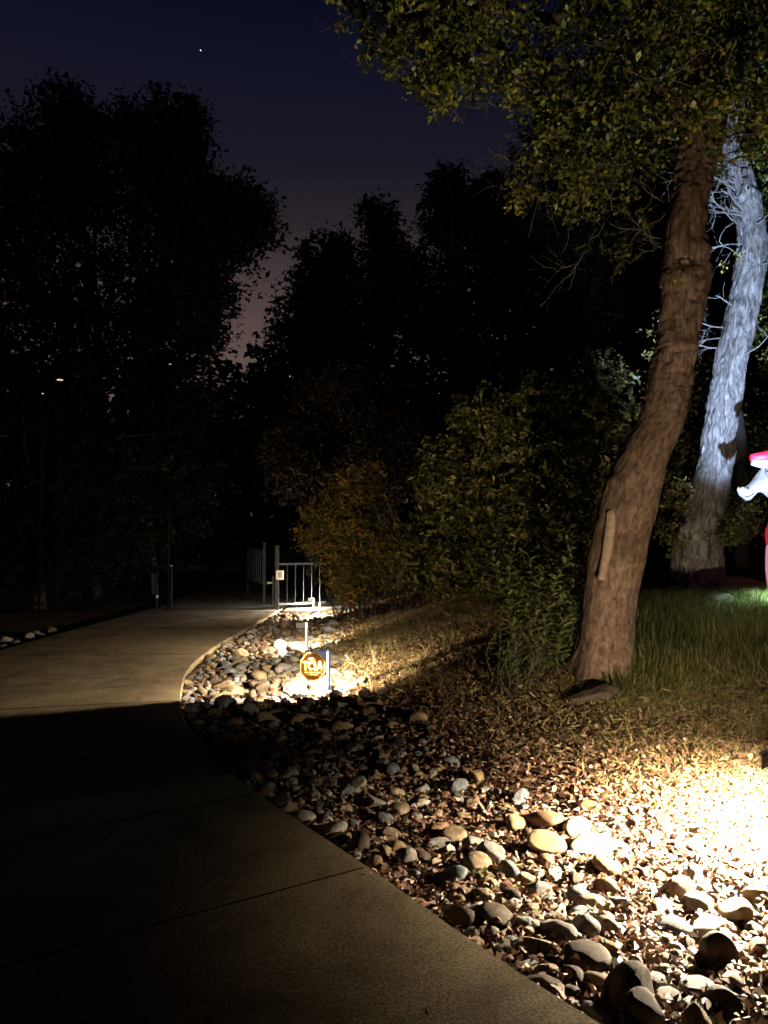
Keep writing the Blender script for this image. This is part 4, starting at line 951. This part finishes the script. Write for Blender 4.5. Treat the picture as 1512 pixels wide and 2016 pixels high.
# railing panel going right and away
ra = math.radians(28); L = 1.15; ca, sa = math.cos(ra), math.sin(ra); rot = ((ca, -sa, 0), (sa, ca, 0), (0, 0, 1))
mb = MB(); mb.box((ca * L / 2 + .04, sa * L / 2, .12), (L, .035, .045), rot); mb.box((ca * L / 2 + .04, sa * L / 2, 1.02), (L, .035, .045), rot); link('rail', mb.mesh('rail', m_gate), gt)
for k in range(1, 6):
    s = k * .2; mb = MB(); mb.box((ca * s + .04, sa * s, .57), (.012, .012, .86)); link('baluster', mb.mesh('baluster', m_gate), gt)
mb = MB(); mb.box((.075, -.065, .78), (.17, .05, .21)); cb = link('control_box', mb.mesh('control_box', simple('off_white_plastic', (.7, .68, .6), .4), False, .008), gt)
mb = MB(); mb.box((.075, -.093, .78), (.07, .006, .11)); link('keypad', mb.mesh('keypad', simple('grey_keypad', (.3, .3, .28), .5)), cb)
mb = MB(); mb.box((-.16, -.02, .60), (.10, .03, .03)); mb.box((-.2, -.02, .60), (.03, .03, .05)); link('latch', mb.mesh('latch', m_galv), gt)
# open leaf behind
g6 = gp(528, 1190, 18.6)
gl = empty('gate_leaf', (g6[0] - .1, 18.6, gz), 'open barred gate leaf swung back behind the gate post', 'gate')
la = math.radians(112); cl_, sl_ = math.cos(la), math.sin(la); rot = ((cl_, -sl_, 0), (sl_, cl_, 0), (0, 0, 1)); L = 1.9
mb = MB(); mb.box((cl_ * L / 2, sl_ * L / 2, .45), (L, .035, .045), rot); mb.box((cl_ * L / 2, sl_ * L / 2, 1.35), (L, .035, .045), rot); mb.box((0, 0, .75), (.06, .06, 1.5)); mb.box((cl_ * L, sl_ * L, .75), (.05, .05, 1.3)); link('frame', mb.mesh('frame', m_gated), gl)
for k in range(1, 9):
    s = k * .21; mb = MB(); mb.box((cl_ * s, sl_ * s, .9), (.018, .018, .86)); link('bar', mb.mesh('bar', m_gated), gl)
# far left posts
for px, h, lab in [(308, .95, 'faint left gate post across the path with a tiny white reflector'), (337, 1.05, 'faint right post of the pair across the path')]:
    p = gp(px, 1160, 17.6); mb = MB(); mb.tube([(0, 0, -.1), (0, 0, h)], .03, 10)
    e = empty('bollard_post', (p[0], p[1], H(p[0], p[1])), lab, 'post'); link('post', mb.mesh('post', m_gated, True), e)
    mb = MB(); mb.box((.03, -.035, .35), (.05, .02, .06)) if px < 320 else mb.box((0, 0, h), (.05, .05, .02)); link('reflector' if px < 320 else 'cap', mb.mesh('reflector', simple('white_reflector', (.8, .8, .8), .3)), e)

# ------------------------------------------------------------------ INFLATABLE and spot lights at the right edge
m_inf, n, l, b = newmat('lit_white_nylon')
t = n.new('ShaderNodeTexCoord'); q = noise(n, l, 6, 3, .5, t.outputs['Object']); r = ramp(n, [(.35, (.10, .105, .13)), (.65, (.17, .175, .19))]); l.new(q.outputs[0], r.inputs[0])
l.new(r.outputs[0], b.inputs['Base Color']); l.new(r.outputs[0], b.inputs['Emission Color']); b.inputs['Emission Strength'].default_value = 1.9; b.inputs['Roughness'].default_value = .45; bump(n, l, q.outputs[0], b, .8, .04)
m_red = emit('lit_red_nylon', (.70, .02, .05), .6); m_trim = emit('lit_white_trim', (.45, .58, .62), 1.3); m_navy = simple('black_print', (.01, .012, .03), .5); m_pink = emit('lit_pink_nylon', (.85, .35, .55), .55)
DI = 8.6
ib = P(1560, 1255, DI)
inf = empty('inflatable_animal', (ib[0], DI, H(ib[0], DI)), 'glowing white inflatable horse-like animal in red hat, cut by the right edge', 'inflatable')
def loft(rows, n_=28, name='body'):
    """rows: (px, py_top, py_bottom, half depth m)"""
    Vs = []
    for px, ya, yb, hd in rows:
        a, b_ = P(px, ya, DI), P(px, yb, DI); c_ = (a + b_) / 2; h = (a[2] - b_[2]) / 2
        th = np.arange(n_) * 2 * math.pi / n_
        Vs.append(np.stack([c_[0] + 0 * th, DI + hd * np.cos(th), c_[2] + h * np.sin(th)], 1))
    return Vs
rows = [(1452.5, 961, 966, .02), (1454, 960, 970, .035), (1457, 961, 976, .05), (1462, 960, 980, .065), (1468, 958, 985, .075), (1475, 954, 985, .08), (1482, 946, 978, .085), (1489, 936, 971, .09),
        (1496, 927, 969, .10), (1503, 920, 971, .115), (1512, 917, 978, .13), (1524, 916, 990, .14), (1538, 918, 1000, .14), (1552, 926, 1000, .12), (1560, 940, 985, .07)]
Vs = loft(rows)
mb = MB(); n_ = 28; V = np.vstack(Vs); Fl = [(i * n_ + j, i * n_ + (j + 1) % n_, (i + 1) * n_ + (j + 1) % n_, (i + 1) * n_ + j) for i in range(len(rows) - 1) for j in range(n_)]
Fl += [tuple(range(n_))[::-1], tuple(range((len(rows) - 1) * n_, len(rows) * n_))]; mb.add(V, Fl)
# neck and trunk, continuing outside the picture
nk = [P(1532, 955, DI), P(1546, 985, DI), P(1558, 1015, DI), P(1561, 1045, DI), P(1562, 1080, DI), P(1563, 1120, DI), P(1566, 1160, DI), P(1564, 1192, DI), P(1564, 1210, DI)]
nr = [.11, .15, .235, .26, .27, .275, .27, .22, .06]; nc = catmull(np.array(nk), 5); nrr = np.interp(np.linspace(0, 1, len(nc)), np.linspace(0, 1, len(nr)), nr)
V, Fc2 = tube_arr(nc, nrr, 28); mb.add(V, [tuple(f) for f in Fc2])
for px, yy in ((1545, -.12), (1545, .12), (1600, -.12), (1600, .12)):
    a = P(px, 1190, DI + yy); c3 = np.array([a, a - np.array([0, 0, .25]), [a[0], a[1], H(a[0], a[1]) - .02]]); mb.tube(c3, np.array([.1, .085, .09]), 16)
inf_me = mb.mesh('body', m_inf, True); child('body', inf_me, inf)
def bead(px, py, rx, rz, mat, name, y=-.085, ry=.012, rot=0):
    V = IVl * np.array([rx, ry, rz]); c, s = math.cos(rot), math.sin(rot); V = V @ np.array([[c, 0, s], [0, 1, 0], [-s, 0, c]]); V = V + P(px, py, DI) + np.array([0, y, 0])
    return child(name, mesh_np(name, V, IFl, mat, True), inf)
bead(1467, 962, .018, .014, m_navy, 'nostril', -.068)
bead(1500, 930, .016, .013, m_navy, 'eye', -.10)
bead(1453, 963, .012, .026, m_inf, 'nose_tip', -.01, .02, -.2); bead(1458, 962, .016, .02, m_inf, 'nose_tip', -.045, .02)
mth = catmull(np.array([P(1462, 979, DI) + [0, -.058, 0], P(1470, 977.5, DI) + [0, -.078, 0], P(1480, 971, DI) + [0, -.078, 0]]), 6)
child('mouth', tubes_mesh('mouth', [(mth, np.linspace(.005, .004, len(mth)))], m_navy, 8), inf)
ms = catmull(np.array([P(1499, 934, DI) + [0, -.10, 0], P(1504, 946, DI) + [0, -.118, 0], P(1503, 958, DI) + [0, -.118, 0]]), 6)
child('halter', tubes_mesh('halter', [(ms, np.full(len(ms), .004))], m_navy, 8), inf)
# hat with brim
hc = P(1530, 918, DI); V, Fc2 = tube_arr(np.array([hc + [-.28, 0, .045], hc + [-.1, 0, .02], hc + [.1, 0, -.01], hc + [.25, 0, -.03]]), [.035, .06, .06, .04], 20)
mb = MB(); mb.add(V, [tuple(f) for f in Fc2] + [tuple(range(20))[::-1], tuple(range(60, 80))]); child('hat_brim', mb.mesh('hat_brim', m_trim, True), inf)
V, Fc2 = tube_arr(np.array([hc + [-.30, 0, .10], hc + [-.15, 0, .11], hc + [.05, 0, .13], hc + [.22, 0, .12], hc + [.34, 0, .08]]), [.035, .06, .09, .08, .03], 20)
mb = MB(); mb.add(V, [tuple(f) for f in Fc2] + [tuple(range(20))[::-1], tuple(range(80, 100))]); child('hat', mb.mesh('hat', m_red, True), inf)
# red blanket and white band on chest
ra_ = lambda i, j, e: tube_arr(nc[i:j], nrr[i:j] + e * np.sin(np.linspace(0, math.pi, j - i)) ** .35 + .002, 28)
V, Fc2 = ra_(13, 20, .018); child('collar', mesh_np('collar', V, Fc2, m_red, True), inf)
V, Fc2 = ra_(19, 31, .012); child('jacket', mesh_np('jacket', V, Fc2, m_pink, True), inf)

# black stake spotlight throwing cool light up the pale trunk
def stake_light(x, y, lab, aim, power, col, cone, blend, hh=.2, r=.04):
    z = H(x, y); o = empty('stake_spotlight', (x, y, z), lab, 'spotlight', 'stake spotlights in the grass')
    mb = MB(); mb.tube([(0, 0, -.1), (0, 0, hh - .04)], .012, 10); link('stake', mb.mesh('stake', m_black, True), o)
    h = Vector((0, 0, hh)); dv = (Vector(aim) - Vector((x, y, z + hh))).normalized(); a = h - dv * .06; c2 = h + dv * .05
    mb = MB(); mb.tube([a, a + dv * .02, c2], np.array([.028, .045, .055]), 20); link('housing', mb.mesh('housing', m_black, True), o)
    mb = MB(); mb.tube([c2 + dv * .001, c2 + dv * .004], np.array([.046, .046]), 20); link('lens', mb.mesh('lens', emit('spot_lens', col, 6), True), o)
    ld = bpy.data.lights.new('spot_lamp', 'SPOT'); ld.energy = power; ld.color = col; ld.spot_size = cone; ld.spot_blend = blend; ld.shadow_soft_size = r
    lo = bpy.data.objects.new('lamp', ld); COL.objects.link(lo); lo.parent = o; lo.location = c2 + dv * .012; lo.rotation_euler = dv.to_track_quat('-Z', 'Y').to_euler()
    return o
stake_light(2.9, 5.0, 'black stake spotlight aimed at the pale trunk from outside the right edge', tuple(P(1500, 620, 10.3)), 8600, (.45, .62, 1.0), math.radians(38), .5, .34)
stake_light(4.45, 8.35, 'black stake spotlight in the green lit grass at the right picture edge', (3.75, 8.15, .60), 200, (.60, 1.0, .82), math.radians(88), 1.0, .46)

# ------------------------------------------------------------------ distant lights and the star
def far_lamp(px, py, d, w_, h_, col, s, lab, cat='lamp', pole=True):
    p = P(px, py, d); o = empty('street_lamp', (p[0], p[1], 0), lab, cat, 'distant lamps seen through the trees')
    mb = MB(); mb.tube([(0, 0, 0), (0, 0, p[2] - h_ * .5)], .025, 8); link('pole', mb.mesh('pole', m_pole, True), o)
    V = IVl * np.array([w_ / 2, w_ / 3, h_ / 2]) * (1 + .2 * fbm(IVl * 3, 2, int(px)))[:, None] + np.array([0, 0, p[2]]); link('lamp_head', mesh_np('lamp_head', V, IFl, emit('far_lamp', col, s), True), o)
far_lamp(118, 748, 15.2, .13, .03, (1, .62, .30), 1.0, 'warm orange lamp glinting through the left trees')
far_lamp(84, 775, 15.0, .035, .035, (.8, .8, .7), .5, 'tiny pale lamp point below the orange one')
far_lamp(335, 717, 17, .06, .03, (.8, .6, .55), .45, 'dim pinkish glint of sky between the trees, modelled as a lamp')  # sky showing through a tree gap, stood in for by a glowing head
far_lamp(571, 741, 22.5, .04, .04, (.8, .85, 1), .7, 'tiny white lamp point in the middle trees')
p = P(395, 99, 1500); o = link('star', mesh_np('star', IVl * 1.1, IFl, emit('star_light', (.8, .88, 1), 2.5), True), None, tuple(p)); tag(o, 'single bright star in the dark blue sky', 'star')
